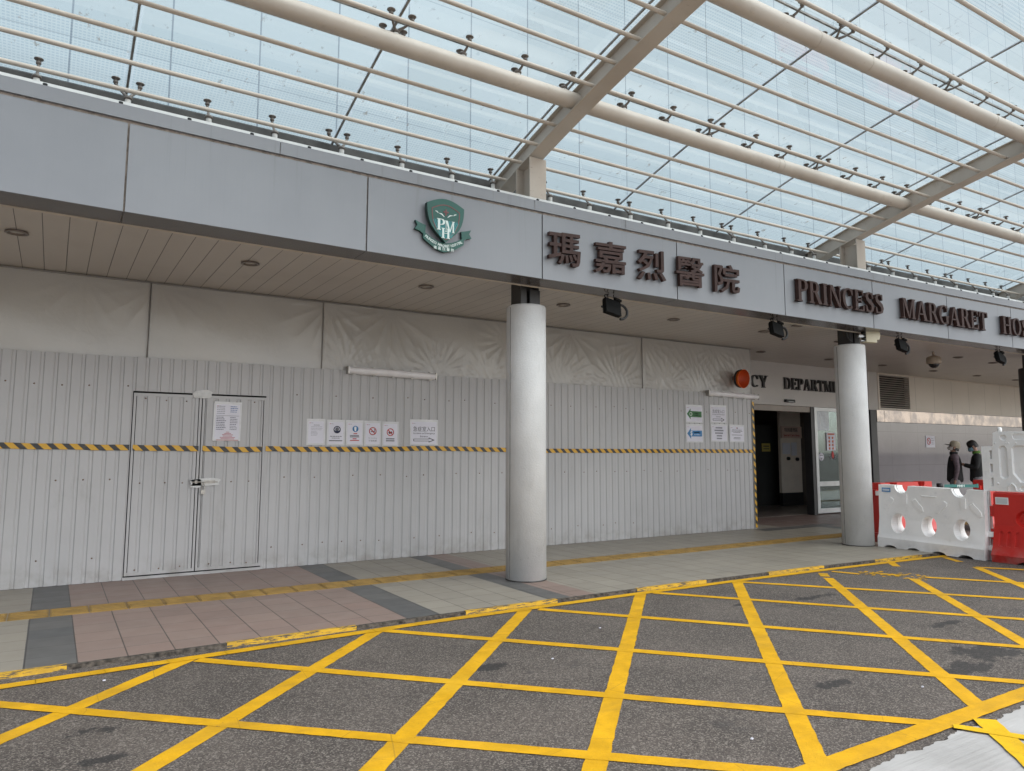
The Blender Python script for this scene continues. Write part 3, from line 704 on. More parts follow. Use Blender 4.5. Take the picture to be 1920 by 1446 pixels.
for k in range(15):
    z = 2.625 + k * .0565; mb.add([(17.95, WY - .035, z), (19.31, WY - .035, z), (19.31, WY - .035, z + .016), (17.95, WY - .035, z + .016), (17.95, WY + .06, z + .03), (19.31, WY + .06, z + .03), (19.31, WY + .06, z + .046), (17.95, WY + .06, z + .046)], [(0, 1, 2, 3), (0, 4, 5, 1), (3, 2, 6, 7), (7, 6, 5, 4)])
mb.build('louvre_slats', 'louvre_metal', lv)
mb = MB(); x = 18.05
mb.box((17.72, WY - .06, 2.235), (18.04, WY + .2, 2.535))
while x < 30: mb.box((x, WY - .06 - random.uniform(0, .006), 2.235), (x + 1.19, WY + .2, 2.535)); x += 1.2
mb.build('steel_band', 'polished_steel_band', B)
mb = MB(); mb.box((17.74, WY, 0), (36, WY + .25, 2.225)); mb.build('granite_wall', 'polished_granite', B)
mb = MB(); mb.box((17.452, WY - .05, 0), (17.715, WY + .3, 2.528)); mb.build('door_jamb', 'jamb_dark', B)
# black letters over the entrance
def wall_word(parent, word, x0, zb, w, h, Yf, depth, mat, name='letter', step=.0014):
    tot = word_width(word); s = w / tot; x = x0
    for ch in word:
        m = MB(); letter(m, ch, (x, Yf, zb), (s, 0, 0), (0, 0, h), (0, -1, 0), depth, 0, step); m.build(name, mat, parent); x += (glyph(ch)[1] + .06) * s
sg = thing('entrance_sign', 'raised black capitals on the pale header over the dark entrance, reading CY DEPARTMENT', 'sign', (14, WY, 2.88))
EW = 2.95 * word_width('EMERGENCY') / word_width('DEPARTMENT'); wall_word(sg, 'EMERGENCY', 13.57 - EW, 2.90, EW, .27, WY, .045, 'black_letter'); wall_word(sg, 'DEPARTMENT', 14.15, 2.90, 2.55, .27, WY, .045, 'black_letter')
# sensor over the sliding door
sn = thing('door_sensor', 'small black motion sensor on the header above the sliding door', 'sensor', (14.32, WY, 2.63))
mb = MB(); mb.prism([(-.16, -.03), (.16, -.03), (.15, .035), (-.15, .035)], (14.32, WY, 2.63), (1, 0, 0), (0, 0, 1), (0, -.07, 0)); mb.build('housing', 'black_plastic', sn)
mb = MB(); mb.box((14.22, WY - .078, 2.605), (14.42, WY - .071, 2.625)); mb.build('lens', 'dome_dark', sn)
# entrance: head bar, open bay, fixed glazed leaf
mb = MB(); mb.box((12.96, WY + .06, 2.40), (15.18, WY + .2, 2.528)); mb.build('door_head', 'louvre_metal', B)
mb = MB(); mb.box((15.181, WY + .04, 0), (15.30, WY + .24, 2.528)); mb.build('door_post', 'jamb_dark', B)
dl = thing('sliding_door', 'aluminium framed glass sliding door leaf beside the dark opening', 'door', (16.2, WY + .1, 0))
m = MB(); y0, y1 = WY + .03, WY + .08
m.box((15.302, y0, .03), (15.40, y1, 2.525)); m.box((16.75, y0, .03), (16.85, y1, 2.525)); m.box((15.401, y0, .03), (16.749, y1, .14)); m.box((15.401, y0, .66), (16.749, y1, .77)); m.box((15.401, y0, 2.44), (16.749, y1, 2.525)); m.build('door_frame', 'aluminium', dl)
m = MB(); m.box((15.402, y0 + .018, .141), (16.748, y0 + .028, .659)); m.box((15.402, y0 + .018, .771), (16.748, y0 + .028, 2.439)); m.build('door_pane', 'door_glass', dl)
m = MB(); m.box((15.403, y0 + .010, 1.98), (15.86, y0 + .016, 2.438)); m.build('film_strip', 'window_film', dl)
ps = thing('glass_poster', 'white poster with orange symbols taped to the glass door', 'poster', (15.93, WY, 1.5))
m = MB(); m.box((15.74, y0 + .004, 1.50), (16.08, y0 + .012, 1.93)); m.build('paper', 'paper', ps)
m = MB()
for r_ in range(4):
    for c_ in range(2): m.lathe([(0, 0), (.032, 0), (.032, .003), (0, .003)], (15.84 + .13 * c_, y0 + .003, 1.55 + .085 * r_), (0, -1, 0), 10)
m.box((15.78, y0 + .0005, 1.875), (16.04, y0 + .0038, 1.91)); m.build('print', 'ink_orange', ps)
st = thing('round_sticker', 'round white sticker on the glass of the sliding door', 'sticker', (15.5, WY, 1.35))
m = MB(); m.lathe([(0, 0), (.095, 0), (.095, .004), (0, .004)], (15.52, y0 + .017, 1.35), (0, -1, 0), 24); m.build('disc', 'paper', st)
m = MB(); m.box((15.46, y0 + .009, 1.375), (15.58, y0 + .0125, 1.392)); m.prism([(-.04, .0), (.04, .0), (0, -.05)], (15.52, y0 + .0125, 1.33), (1, 0, 0), (0, 0, 1), (0, -.003, 0)); m.build('print', 'ink_grey', st)
lg = thing('lotus_sticker', 'dark red lotus shaped emblem stuck on the sliding door glass', 'sticker', (15.98, WY, 1.35))
m = MB()
pet = [(0, .13), (.04, .07), (.045, .0), (0, -.07), (-.045, 0), (-.04, .07)]
m.prism([(p[0], p[1]) for p in pet], (15.97, y0 + .017, 1.37), (1, 0, 0), (0, 0, 1), (0, -.004, 0)); m.build('petals', 'ink_red', lg)
m = MB()
for s_ in (-1, 1): m.add([(15.97 + s_ * a, y0 + .012, 1.35 + b) for a, b in ((.02, -.08), (.10, -.05), (.15, .02), (.07, -.005))], [(0, 1, 2, 3)])
m.build('leaf_outline', 'ink_grey', lg)
# the lobby seen through the opening
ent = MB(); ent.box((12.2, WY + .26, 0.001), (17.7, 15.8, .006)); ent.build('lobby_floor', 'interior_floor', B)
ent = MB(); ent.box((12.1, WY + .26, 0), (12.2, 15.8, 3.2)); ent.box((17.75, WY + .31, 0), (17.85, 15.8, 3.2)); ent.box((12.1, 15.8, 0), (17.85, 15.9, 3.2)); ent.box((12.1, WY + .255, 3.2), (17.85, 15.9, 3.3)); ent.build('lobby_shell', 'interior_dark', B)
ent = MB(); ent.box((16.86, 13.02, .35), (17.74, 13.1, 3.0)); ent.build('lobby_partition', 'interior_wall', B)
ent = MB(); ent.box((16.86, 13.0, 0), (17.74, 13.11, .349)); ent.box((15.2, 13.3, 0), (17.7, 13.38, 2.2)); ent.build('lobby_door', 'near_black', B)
sc = thing('ward_sign', 'dim red and brown sign with Chinese and English lettering inside the dark lobby', 'sign', (17.4, 13, 1.85))
m = MB(); m.box((16.875, 12.985, 1.84), (17.74, 13.019, 2.16)); simple('ward_board', (.60, .43, .37), .5, .05); m.build('board', 'ward_board', sc)
m = MB(); fit_text(m, '特別護理區', 17.28, 2.065, .56, .11, lambda a, b: (a, 12.984, b), (1, 0, 0), (0, -1, 0), .004); m.build('lettering', 'black_letter', sc)
m = MB(); fit_text(m, 'Special Care Area', 17.30, 1.91, .68, .085, lambda a, b: (a, 12.984, b), (1, 0, 0), (0, -1, 0), .004); m.build('lettering', 'ink_red', sc)
nt = thing('lobby_notice', 'small yellow notice on the black door inside the lobby', 'notice', (16.6, 13.29, 1.5))
m = MB(); m.box((16.42, 13.28, 1.47), (16.76, 13.299, 1.69)); simple('paper_yellow', (.36, .28, .06), .6, .05); m.build('sheet', 'paper_yellow', nt)
m = MB(); m.box((16.47, 13.275, 1.60), (16.71, 13.2795, 1.63)); m.box((16.47, 13.275, 1.53), (16.71, 13.2795, 1.555)); m.build('print', 'ink_black', nt)
m = MB(); m.box((16.93, 13.0, 1.40), (17.25, 13.019, 1.70)); m.box((17.30, 13.0, 1.36), (17.52, 13.019, 1.72)); o = m.build('lobby_papers', 'paper', B)
m = MB(); m.lathe([(0, 0), (.05, 0), (.045, .06), (0, .07)], (17.14, 13.019, 1.28), (0, -1, 0), 14); m.lathe([(0, 0), (.05, 0), (.045, .06), (0, .07)], (17.52, 13.019, 1.26), (0, -1, 0), 14); m.build('dispenser', 'near_black', B)
# no smoking notice on the granite
ns = thing('no_smoking_notice', 'white no smoking notice on the grey granite wall above the barriers', 'notice', (20.25, WY, 1.75))
m = MB(); m.box((20.02, WY - .012, 1.595), (20.47, WY, 1.905)); m.build('sheet', 'paper', ns)
m = MB(); m.lathe([(.075, 0), (.095, 0), (.095, .004), (.075, .004), (.075, 0)], (20.16, WY - .0125, 1.76), (0, -1, 0), 24); m.obox((20.16, WY - .0145, 1.76), (.055, 0, -.055), (.008, 0, .008), (0, .002, 0)); m.build('symbol', 'ink_red', ns)
m = MB()
for k in range(4): m.box((20.29, WY - .0145, 1.68 + k * .05), (20.43 - .03 * (k % 2), WY - .0125, 1.692 + k * .05))
m.build('print', 'ink_grey', ns)
# upper tower of the hospital, seen only through the canopy
T = thing('tower_block', 'tall pale panelled hospital tower rising behind and above the glass canopy', 'building', (20, 11, 4))
m = MB(); m.box((-60, WY - .02, 4.3), (90, WY + 18, 62)); m.build('tower_wall', 'tower_panel', T)
# ------------------------------------------------------------------ glass canopy over the drive
K = thing('glass_canopy', 'arched glass canopy on cream steel rafters, pipes and thin rods above the driveway', 'canopy', (4.6, 7, 4.3))
low = lambda Y: 4.907 + .249 * (6.93 - Y) - .0215 * (6.93 - Y) * (5.22 - Y)     # underside line of the rafters
GL = .36
cv = lambda x: -.0018 * (x - 4.8) ** 2
J0, JP = 4.61, 2.095
JX = [J0 + JP * k for k in range(-3, 8)]
def line_x(y, z, x0=-1.67, x1=19.3, n=24): return [(x0 + (x1 - x0) * i / n, y + cv(x0 + (x1 - x0) * i / n), z) for i in range(n + 1)]
rowsY = [7.95, 6.06, 4.29, 2.52, .75, -1.0]
for a, b in zip(JX[:-1], JX[1:]):
    for y0, y1 in zip(rowsY[:-1], rowsY[1:]):
        m = MB(); n = 4; vs = []
        for i in range(n + 1):
            y = (y0 - .011) + (y1 + .011 - y0 + .011) * i / n; z = low(y) + GL
            for x in (a + .011, b - .011): vs += [(x, y + cv(x), z), (x, y + cv(x), z + .016)]
        fs = []
        for i in range(n):
            o = i * 4; fs += [(o, o + 4, o + 6, o + 2), (o + 1, o + 3, o + 7, o + 5)]
        m.add(vs, [fs[k] for k in range(0, len(fs), 2)], 0, True)      # single sheet of glass
        m.build('glass_panel', 'canopy_glass', K)
for x in JX:
    m = MB(); n = 18
    pts = [(8.0 - 9.0 * i / n) for i in range(n + 1)]
    vs = []
    for y in pts: z = low(y) + GL + .004; vs += [(x - .0105, y + cv(x), z - .010), (x + .0105, y + cv(x), z - .010), (x + .0105, y + cv(x), z + .010), (x - .0105, y + cv(x), z + .010)]
    m.add(vs, [(4 * i + j, 4 * i + (j + 1) % 4, 4 * i + 4 + (j + 1) % 4, 4 * i + 4 + j) for i in range(n) for j in range(4)]); m.build('joint_seal', 'seal_dark', K)
for y in rowsY[1:-1]:
    m = MB(); z = low(y) + GL + .004
    vs = []; L = line_x(y, z)
    for p in L: vs += [(p[0], p[1] - .010, z - .009), (p[0], p[1] + .010, z - .009), (p[0], p[1] + .010, z + .013), (p[0], p[1] - .010, z + .013)]
    m.add(vs, [(4 * i + j, 4 * i + (j + 1) % 4, 4 * i + 4 + (j + 1) % 4, 4 * i + 4 + j) for i in range(len(L) - 1) for j in range(4)]); m.build('joint_seal', 'seal_dark', K)
# round pipes carrying the glass, with welded collars
PIPES = [(6.052, 5.271), (4.287, 5.642), (2.52, 5.86), (.75, low(.75) + .13)]
for i, (y, z) in enumerate(PIPES):
    m = MB(); m.tube(line_x(y, z), .090, 24)
    for x in ((7.9, 8.0, 14.2) if i == 0 else (6.3, 7.18, 9.8)):
        m.tube([(x, y + cv(x), z), (x + .03, y + cv(x + .03), z)], .0925, 24)
    m.build('round_pipe', 'cream_steel', K)
# thin sunshade rods
for y, z in ((7.414, 4.814), (7.062, 4.919), (6.718, 5.017), (6.36, 5.113), (5.685, 5.28), (5.326, 5.36), (4.97, 5.434), (4.615, 5.503), (3.927, 5.621), (3.577, 5.673), (3.227, 5.72), (2.88, 5.765), (2.16, 5.84), (1.8, 5.86), (1.44, 5.875), (1.08, 5.885)):
    m = MB(); m.tube(line_x(y, z), .0215, 12); m.build('thin_rod', 'cream_steel', K)
# rafters: tapered I sections on short H posts
for x in (J0, J0 + 3 * JP, J0 + 6 * JP):
    n = 24; ys = [7.92 - 8.9 * i / n for i in range(n + 1)]; x += .03
    o = cv(x)
    def sweep(m, x0, x1, c0, c1):
        vs = []
        for y in ys: vs += [(x0, y + o, low(y) + c0), (x1, y + o, low(y) + c0), (x1, y + o, low(y) + c1), (x0, y + o, low(y) + c1)]
        m.add(vs, [(4 * i + j, 4 * i + (j + 1) % 4, 4 * i + 4 + (j + 1) % 4, 4 * i + 4 + j) for i in range(n) for j in range(4)])
        m.add(vs[:4], [(0, 1, 2, 3)]); m.add(vs[-4:], [(3, 2, 1, 0)])
    m = MB(); sweep(m, x - .10, x + .10, 0, .014); r = m.build('rafter', 'cream_steel', K)
    m = MB(); sweep(m, x - .008, x + .008, .0145, .245); m.build('web_plate', 'cream_steel', r)
    m = MB(); sweep(m, x - .055, x + .055, .2455, .257); m.build('top_flange', 'cream_steel', r)
    m = MB(); y = 6.93 + o; zt = low(6.93) - .004
    m.box((x - .115, y - .11, 3.53), (x + .115, y - .096, zt + .002)); m.box((x - .115, y + .18, 3.53), (x + .115, y + .194, low(7.12) - .004)); m.box((x - .006, y - .095, 3.53), (x + .006, y + .179, low(7.12) - .006))
    m.build('support_post', 'cream_steel', K)
# stainless spider fittings with rubber pads
def fitting(hub, pads, stub_base, name='spider_fitting'):
    m = MB(); h = Vector(hub)
    m.lathe([(0, -.018), (.036, -.016), (.040, 0), (.030, .016), (0, .018)], h, n=14, mi=0)
    m.tube([stub_base, h - Vector((0, 0, .012))], .027, 12, mi=1)
    for p in pads:
        p = Vector(p); e = p - Vector((0, 0, .055)); d = e - h
        m.tube([h, h + d * .5 + Vector((0, 0, -.008)), e], [.017, .0125, .011], 8, 0)
        m.lathe([(0, -.012), (.014, -.012), (.014, .0), (.022, .004), (.022, .022), (.016, .026), (.016, .036), (.034, .042), (.040, .048), (.038, .0545), (0, .0545)], e, n=14, mi=0)
    m.build(name, ['fitting_dark', 'white_steel'], K)
def glass_at(x, y): return (x, y + cv(x), low(y) + GL)
for pi_, (y, z) in enumerate(PIPES[:2]):
    for j in JX:
        for dx in (0, .72, 1.37):
            x = j + dx
            if not (1.9 < x < 18.4) or (pi_ and not (4.8 < x < 12.5)): continue
            four = dx == 0; raf = any(abs(x - (J0 + 3 * k * JP)) < .05 for k in range(3))
            hx = x - .13 if raf else x
            hub = (hx, y + cv(x) + .03, z + .140); pads = []
            for sx in ((-.105, .105) if four else (0,)):
                for sy in (-.1, .1): pads.append(glass_at(x + sx, y - .005 + sy))
            if raf: pads = pads[:2]
            fitting(hub, pads, (hx, y + cv(x) + .03, z + .08))
for j in JX:
    for dx in (0, .72, 1.37):
        x = j + dx
        if not (-.8 < x < 18.4): continue
        raf = any(abs(x - (J0 + 3 * k * JP)) < .05 for k in range(3)); hx = x - .15 if raf else x
        hub = (hx, 7.55 + cv(x), 4.80)
        pads = [glass_at(x + s, 7.69) for s in ((-.105, .105) if dx == 0 else (0,))]
        if raf: pads = pads[:1]
        fitting(hub, pads, (hx, 7.55 + cv(x), 4.56))
m = MB(); m.tube(line_x(7.55, 4.52), .05, 14); m.build('edge_pipe', 'white_steel', K)
# white edge gutter behind the coping, its bolts, and the dark upstand where the glass ends
g = runx([(.03, 4.29), (.15, 4.29), (.15, 4.395), (.125, 4.395)], 0, 0).build('gutter', 'gutter_white', K)
m = MB(); x = -1.8
while x < 19: m.lathe([(0, 0), (.017, 0), (.017, .014), (0, .016)], (x, fY(x) + .073, 4.348), (0, -.75, .66), 10); x += .53
m.build('bolt_row', 'near_black', g)
runx([(.0, 4.28), (.10, 4.28), (.10, 5.075), (.0, 5.075)], 0, 0, cv=lambda x: 8.12 + cv(x)).build('back_upstand', 'upstand_dark', K)
runx([(0, 4.70), (.02, 4.70), (.02, 4.925), (0, 4.925)], 0, 0, cv=lambda x: 7.80 + cv(x)).build('edge_trim', 'upstand_dark', K)
runx([(-.04, 4.90), (.0, 4.90), (.0, 4.93), (-.04, 4.93)], 0, 0, cv=lambda x: 8.10 + cv(x)).build('glass_rail', 'white_steel', K)
# ------------------------------------------------------------------ emblem and lettering on the fascia
def fas(x, z): return Vector((x, fY(x), z))
def tang(x): d = (fY(x + .1) - fY(x - .1)) / .2; return Vector((1, d, 0)), Vector((d, -1, 0))
E_ = thing('hospital_emblem', 'green shield emblem with white letters PMH above a curling green ribbon', 'emblem', (3.31, fY(3.31), 3.55))
U, N = tang(3.31); U.normalize(); N.normalize(); ex, ez = 3.305, 3.80
O = fas(ex, ez); Zv = Vector((0, 0, 1))
shield = [(-.215, .205)] + [(-.215 + .43 * i / 10, .205 + .07 * sin(pi * i / 10)) for i in range(1, 10)] + [(.215, .205)] + [(.215 - .03 * (i / 8) ** 1.5 - .185 * (i / 8) ** 3.2, .205 - .375 * (i / 8)) for i in range(1, 8)] + [(0, -.185)] + [(-(.215 - .03 * (i / 8) ** 1.5 - .185 * (i / 8) ** 3.2), .205 - .375 * (i / 8)) for i in range(7, 0, -1)]
m = MB(); m.prism(shield, O + N * .03, U, Zv, N * .05, 0, 1); m.build('shield', ['emblem_green', 'emblem_edge'], E_)
m = MB(); D0 = O + N * .0805
ins = [(p[0] * .74, p[1] * .80 - .01) for p in shield]
for i in range(len(ins)):
    a, b = ins[i], ins[(i + 1) % len(ins)]; m.prism(_path([a, b], [.010, .010])[0], D0, U, Zv, N * (.002 + .0004 * (i % 2)))
m.build('border_line', 'emblem_red', E_); m = MB()
m.prism([(-.009, .10), (.009, .10), (.009, .165), (-.009, .165)], D0, U, Zv, N * .0035); m.prism([(-.03, .128), (.03, .128), (.03, .144), (-.03, .144)], D0, U, Zv, N * .005)
m.build('cross', 'emblem_red', E_)
m = MB()
for s_ in (-1, 1):
    m.prism(_path([(s_ * .02, .083), (s_ * .05, .108), (s_ * .078, .112)], [.006, .012, .005])[0], D0, U, Zv, N * .004); m.prism(_path([(s_ * .088, .112), (s_ * .105, .126), (s_ * .122, .130)], [.005, .011, .004])[0], D0, U, Zv, N * .004)
m.build('flame', 'emblem_light', E_)
m = MB(); m.prism([(-.15, .05), (.15, .05), (.07, -.125), (0, -.145), (-.07, -.125)], D0, U, Zv, N * .0015); m.build('fan', 'emblem_teal', E_)
m = MB()
for k in range(-7, 8): m.prism(_path([(k * .0205, .05 - abs(k) * .002), (k * .0095, -.125 - .02 * (1 - abs(k) / 7))], [.005, .004])[0], D0, U, Zv, N * .003)
m.build('fan_line', 'emblem_line', E_)
TH, TN = .125, .05
for ch, x, z, w, h in (('P', -.105, -.062, .15, .118), ('M', -.012, -.072, .122, .118), ('H', -.052, -.142, .125, .105)):
    m = MB(); letter(m, ch, O + N * .081 + U * x + Zv * z, U * w, Zv * h, N, .006, 0, .0006); m.build('letter', 'emblem_light', E_)
TH, TN = .17, .065
def rib(t): return (-.235 + .47 * t, -.085 - .088 * sin(pi * t) - .006)
m = MB(); n = 20; up = [(rib(i / n)[0], rib(i / n)[1] + .0) for i in range(n + 1)]; dn = [(p[0] * 1.0, p[1] - .098 * (1 - .25 * abs(2 * i / n - 1))) for i, p in enumerate(up)]
m.prism(dn + up[::-1], O + N * .012, U, Zv, N * .03, 0, 1)
for s_ in (-1, 1):
    tl = [(s_ * .215, -.13), (s_ * .205, -.025), (s_ * .25, -.015), (s_ * .325, .01), (s_ * .300, -.035), (s_ * .33, -.08), (s_ * .27, -.095)]
    m.prism(tl if s_ > 0 else tl[::-1], O + N * .006, U, Zv, N * .033, 0, 1)
m.build('ribbon', ['emblem_green', 'emblem_edge'], E_)
m = MB(); txt = 'PRINCESS MARGARET HOSPITAL'
for i, ch in enumerate(txt):
    if ch == ' ': continue
    t = .06 + .88 * i / (len(txt) - 1); p = rib(t); sl = atan2(rib(t + .01)[1] - rib(t - .01)[1], rib(t + .01)[0] - rib(t - .01)[0])
    vf = text_mesh(ch, .040, .003, .0007, res=1); R2 = [Vector((v.x * .9 * cos(sl) - v.y * sin(sl) + p[0], v.x * .9 * sin(sl) + v.y * cos(sl) + p[1] - .034, v.z)) for v in vf[0]]
    place(m, (R2, vf[1]), O + N * .0425, U, Zv, N)
for i, ch in enumerate('瑪嘉烈醫院'):
    vf = text_mesh(ch, .036, .003, .0004, res=1); place(m, ([v + Vector((-.10 + .05 * i, -.245 + .0 * i, 0)) for v in vf[0]], vf[1]), O + N * .0425, U, Zv, N)
m.build('ribbon_text', 'emblem_light', E_)

S1 = thing('chinese_name_sign', 'five large raised dark brown Chinese characters fixed to the fascia right of the column', 'sign', (6.2, fY(6.2), 3.6))
for ch, xa, xb in (('瑪', 4.62, 5.075), ('嘉', 5.28, 5.765), ('烈', 5.955, 6.42), ('醫', 6.60, 7.095), ('院', 7.285, 7.77)):
    xc = (xa + xb) / 2; U, N = tang(xc); m = MB()
    vf = text_mesh(ch, 1.0, 1.0, .0125, res=2)
    x0 = min(v.x for v in vf[0]); x1 = max(v.x for v in vf[0]); y0 = min(v.y for v in vf[0]); y1 = max(v.y for v in vf[0])
    w, h = xb - xa, .385
    vs = [Vector(((v.x - (x0 + x1) / 2) * w / (x1 - x0), (v.y - (y0 + y1) / 2) * h / (y1 - y0) + .02 * ((v.x - (x0 + x1) / 2) / (x1 - x0)), v.z * .045)) for v in vf[0]]
    place(m, (vs, vf[1]), fas(xc, 3.785) + N * .02, U, Zv, N); m.build('character', 'sign_brown', S1)
S2 = thing('english_name_sign', 'raised dark brown serif capitals spelling the English hospital name along the fascia', 'sign', (11, fY(11), 3.6))
def fascia_word(word, x0, x1, zb, h):
    tot = word_width(word); s = (x1 - x0) / tot; x = x0
    for ch in word:
        U, N = tang(x); m = MB(); letter(m, ch, fas(x, zb) + N * .015, U * s, (0, 0, h), N, .06, 0, .0014); m.build('letter', 'sign_brown', S2); x += (glyph(ch)[1] + .06) * s
fascia_word('PRINCESS', 8.95, 11.03, 3.640, .325); fascia_word('MARGARET', 11.53, 14.10, 3.640, .33); fascia_word('HOSPITAL', 14.60, 14.60 + 2.57 * word_width('HOSPITAL') / word_width('MARGARET'), 3.635, .33)

# ------------------------------------------------------------------ sheet metal hoarding
HX0, HX1, HY, HT = -2.6, 11.61, 9.58, 2.60
Hd = thing('site_hoarding', 'white ribbed sheet metal hoarding topped with translucent plastic sheeting up to the ceiling', 'hoarding', (5, HY, 0))
PR = .1315; X_R0 = -.379 - 20 * PR
def sheet(x0, x1, z0, z1, y, name='metal_sheet', parent=None, depth=.012):
    m = MB(); pts = []
    k = math.floor((x0 - X_R0) / PR) - 1; prof = []
    while X_R0 + k * PR < x1 + PR:
        b = X_R0 + k * PR
        prof += [(b, 0), (b + .082, 0), (b + .098, depth), (b + .120, depth)]; k += 1
    prof += [(X_R0 + k * PR, 0)]
    def yat_(x):
        for p, q in zip(prof[:-1], prof[1:]):
            if p[0] <= x <= q[0]: return p[1] + (q[1] - p[1]) * (x - p[0]) / max(1e-6, q[0] - p[0])
        return 0
    pr = [(x0, yat_(x0))] + [p for p in prof if x0 + .002 < p[0] < x1 - .002] + [(x1, yat_(x1))]
    vs = []
    for x, d in pr: vs += [(x, y + d, z0), (x, y + d, z1)]
    n = len(pr); m.add(vs, [(2 * i, 2 * i + 2, 2 * i + 3, 2 * i + 1) for i in range(n - 1)])
    vb = [Vector((p[0], y + depth + .012, p[2])) for p in (vs[0], vs[-2], vs[-1], vs[1])]; m.add(vb, [(3, 2, 1, 0)])
    return m.build(name, 'white_sheet_metal', parent or Hd)
DX0, DX1, DZ = .775, 2.292, 2.165
cuts = [HX0, -.25, DX0]
for a, b in zip(cuts[:-1], cuts[1:]): sheet(a, b, .003, HT - .03 + (.0 if a < 0 else -.012), HY)
sheet(DX0, DX1 + .08, DZ + .01, HT - .022, HY + .002); cuts = [DX1 + .012, 4.4, 6.3, 8.4, 10.2, HX1]
for i, (a, b) in enumerate(zip(cuts[:-1], cuts[1:])): sheet(a, b, .003, HT - .03 + .008 * (i % 2), HY + .0025 * (i % 2))
m = MB(); m.box((DX0 - .01, HY + .04, .0), (DX1 + .02, HY + .05, DZ + .03)); m.build('door_gap', 'gap_black', Hd)
nscrew = 0                                     # screws
for z in (2.22, 1.135, .27, .08)[:3]:
    k = -4
    while k < 92:
        x = X_R0 + (k + 20) * PR + .045
        if x > HX1 - .03: break
        if not (DX0 - .02 < x < DX1 + .03) and x > -.7:
            if nscrew < 76:
                m = MB(); m.lathe([(0, 0), (.0095, 0), (.007, .006), (0, .007)], (x, HY - .0005, z + random.uniform(-.015, .015)), (0, -1, 0), 8); m.build('screw', 'screw_rust', Hd); nscrew += 1
        k += random.choice((2, 3, 3, 4))
def leaf(x0, x1, side):
    z0, z1 = .045, DZ - .012; y = HY + .006
    d = sheet(x0 + .035, x1 - .035, z0 + .03, z1 - .03, y, 'door')
    m = MB(); t = .026
    m.box((x0, y - .006, z0), (x0 + t, y + .03, z1)); m.box((x1 - t, y - .006, z0), (x1, y + .03, z1)); m.box((x0 + t, y - .004, z0), (x1 - t, y + .03, z0 + .034)); m.box((x0 + t, y - .004, z1 - .034), (x1 - t, y + .03, z1))
    m.build('door_frame', 'white_sheet_metal', d)
    for z in (z1 - .07, 1.10, z0 + .06):
        for u in (.18, .5, .8):
            m = MB(); m.lathe([(0, 0), (.009, 0), (.006, .006), (0, .007)], (x0 + (x1 - x0) * u + random.uniform(-.03, .03), y - .001, z + random.uniform(-.01, .01)), (0, -1, 0), 8); m.build('screw', 'screw_rust', d)
    return d
d1 = leaf(DX0 + .010, 1.530, 0); d2 = leaf(1.542, DX1 + .010, 1)
m = MB(); m.box((DX0 - .004, HY - .004, 0), (DX1 + .01, HY + .03, .03)); m.build('door_sill', 'white_sheet_metal', Hd)
# bolt, padlock and hinge packed with white foam
m = MB(); r_ = random.Random(3)
for cx, cz, w, h in ((1.62, 1.10, .17, .045), (1.50, 1.085, .06, .05), (1.535, 2.165, .105, .05)):
    pl = []
    for k in range(16):
        a = 2 * pi * k / 16; rr = r_.uniform(.82, 1.15); pl.append((cx + w * rr * max(-1, min(1, 1.25 * cos(a))), cz + h * rr * max(-1, min(1, 1.25 * sin(a)))))
    m.prism(pl, (0, HY - .007, 0), (1, 0, 0), (0, 0, 1), (0, -.006, 0))
m.build('foam_patch', 'foam_white', Hd)
m = MB(); m.tube([(1.46, HY - .026, 1.10), (1.75, HY - .026, 1.10)], .007, 8); m.box((1.49, HY - .022, 1.082), (1.52, HY - .013, 1.118)); m.box((1.60, HY - .022, 1.082), (1.72, HY - .013, 1.118)); m.build('door_bolt', 'steel_bolt', Hd)
pk = thing('padlock', 'small steel padlock hanging from the bolt of the hoarding door', 'padlock', (1.585, HY - .03, .95))
m = MB(); m.box((1.562, HY - .038, .955), (1.61, HY - .018, 1.005)); m.build('lock_body', 'steel_bolt', pk)
m = MB(); m.tube([(1.571, HY - .028, 1.004), (1.571, HY - .028, 1.055), (1.578, HY - .028, 1.085), (1.586, HY - .028, 1.092), (1.594, HY - .028, 1.085), (1.601, HY - .028, 1.055), (1.601, HY - .028, 1.004)], .005, 8); m.build('shackle', 'steel_bolt', pk)
m = MB(); m.box((1.47, HY - .02, 2.14), (1.60, HY - .013, 2.185)); m.build('top_hinge', 'foam_white', Hd)
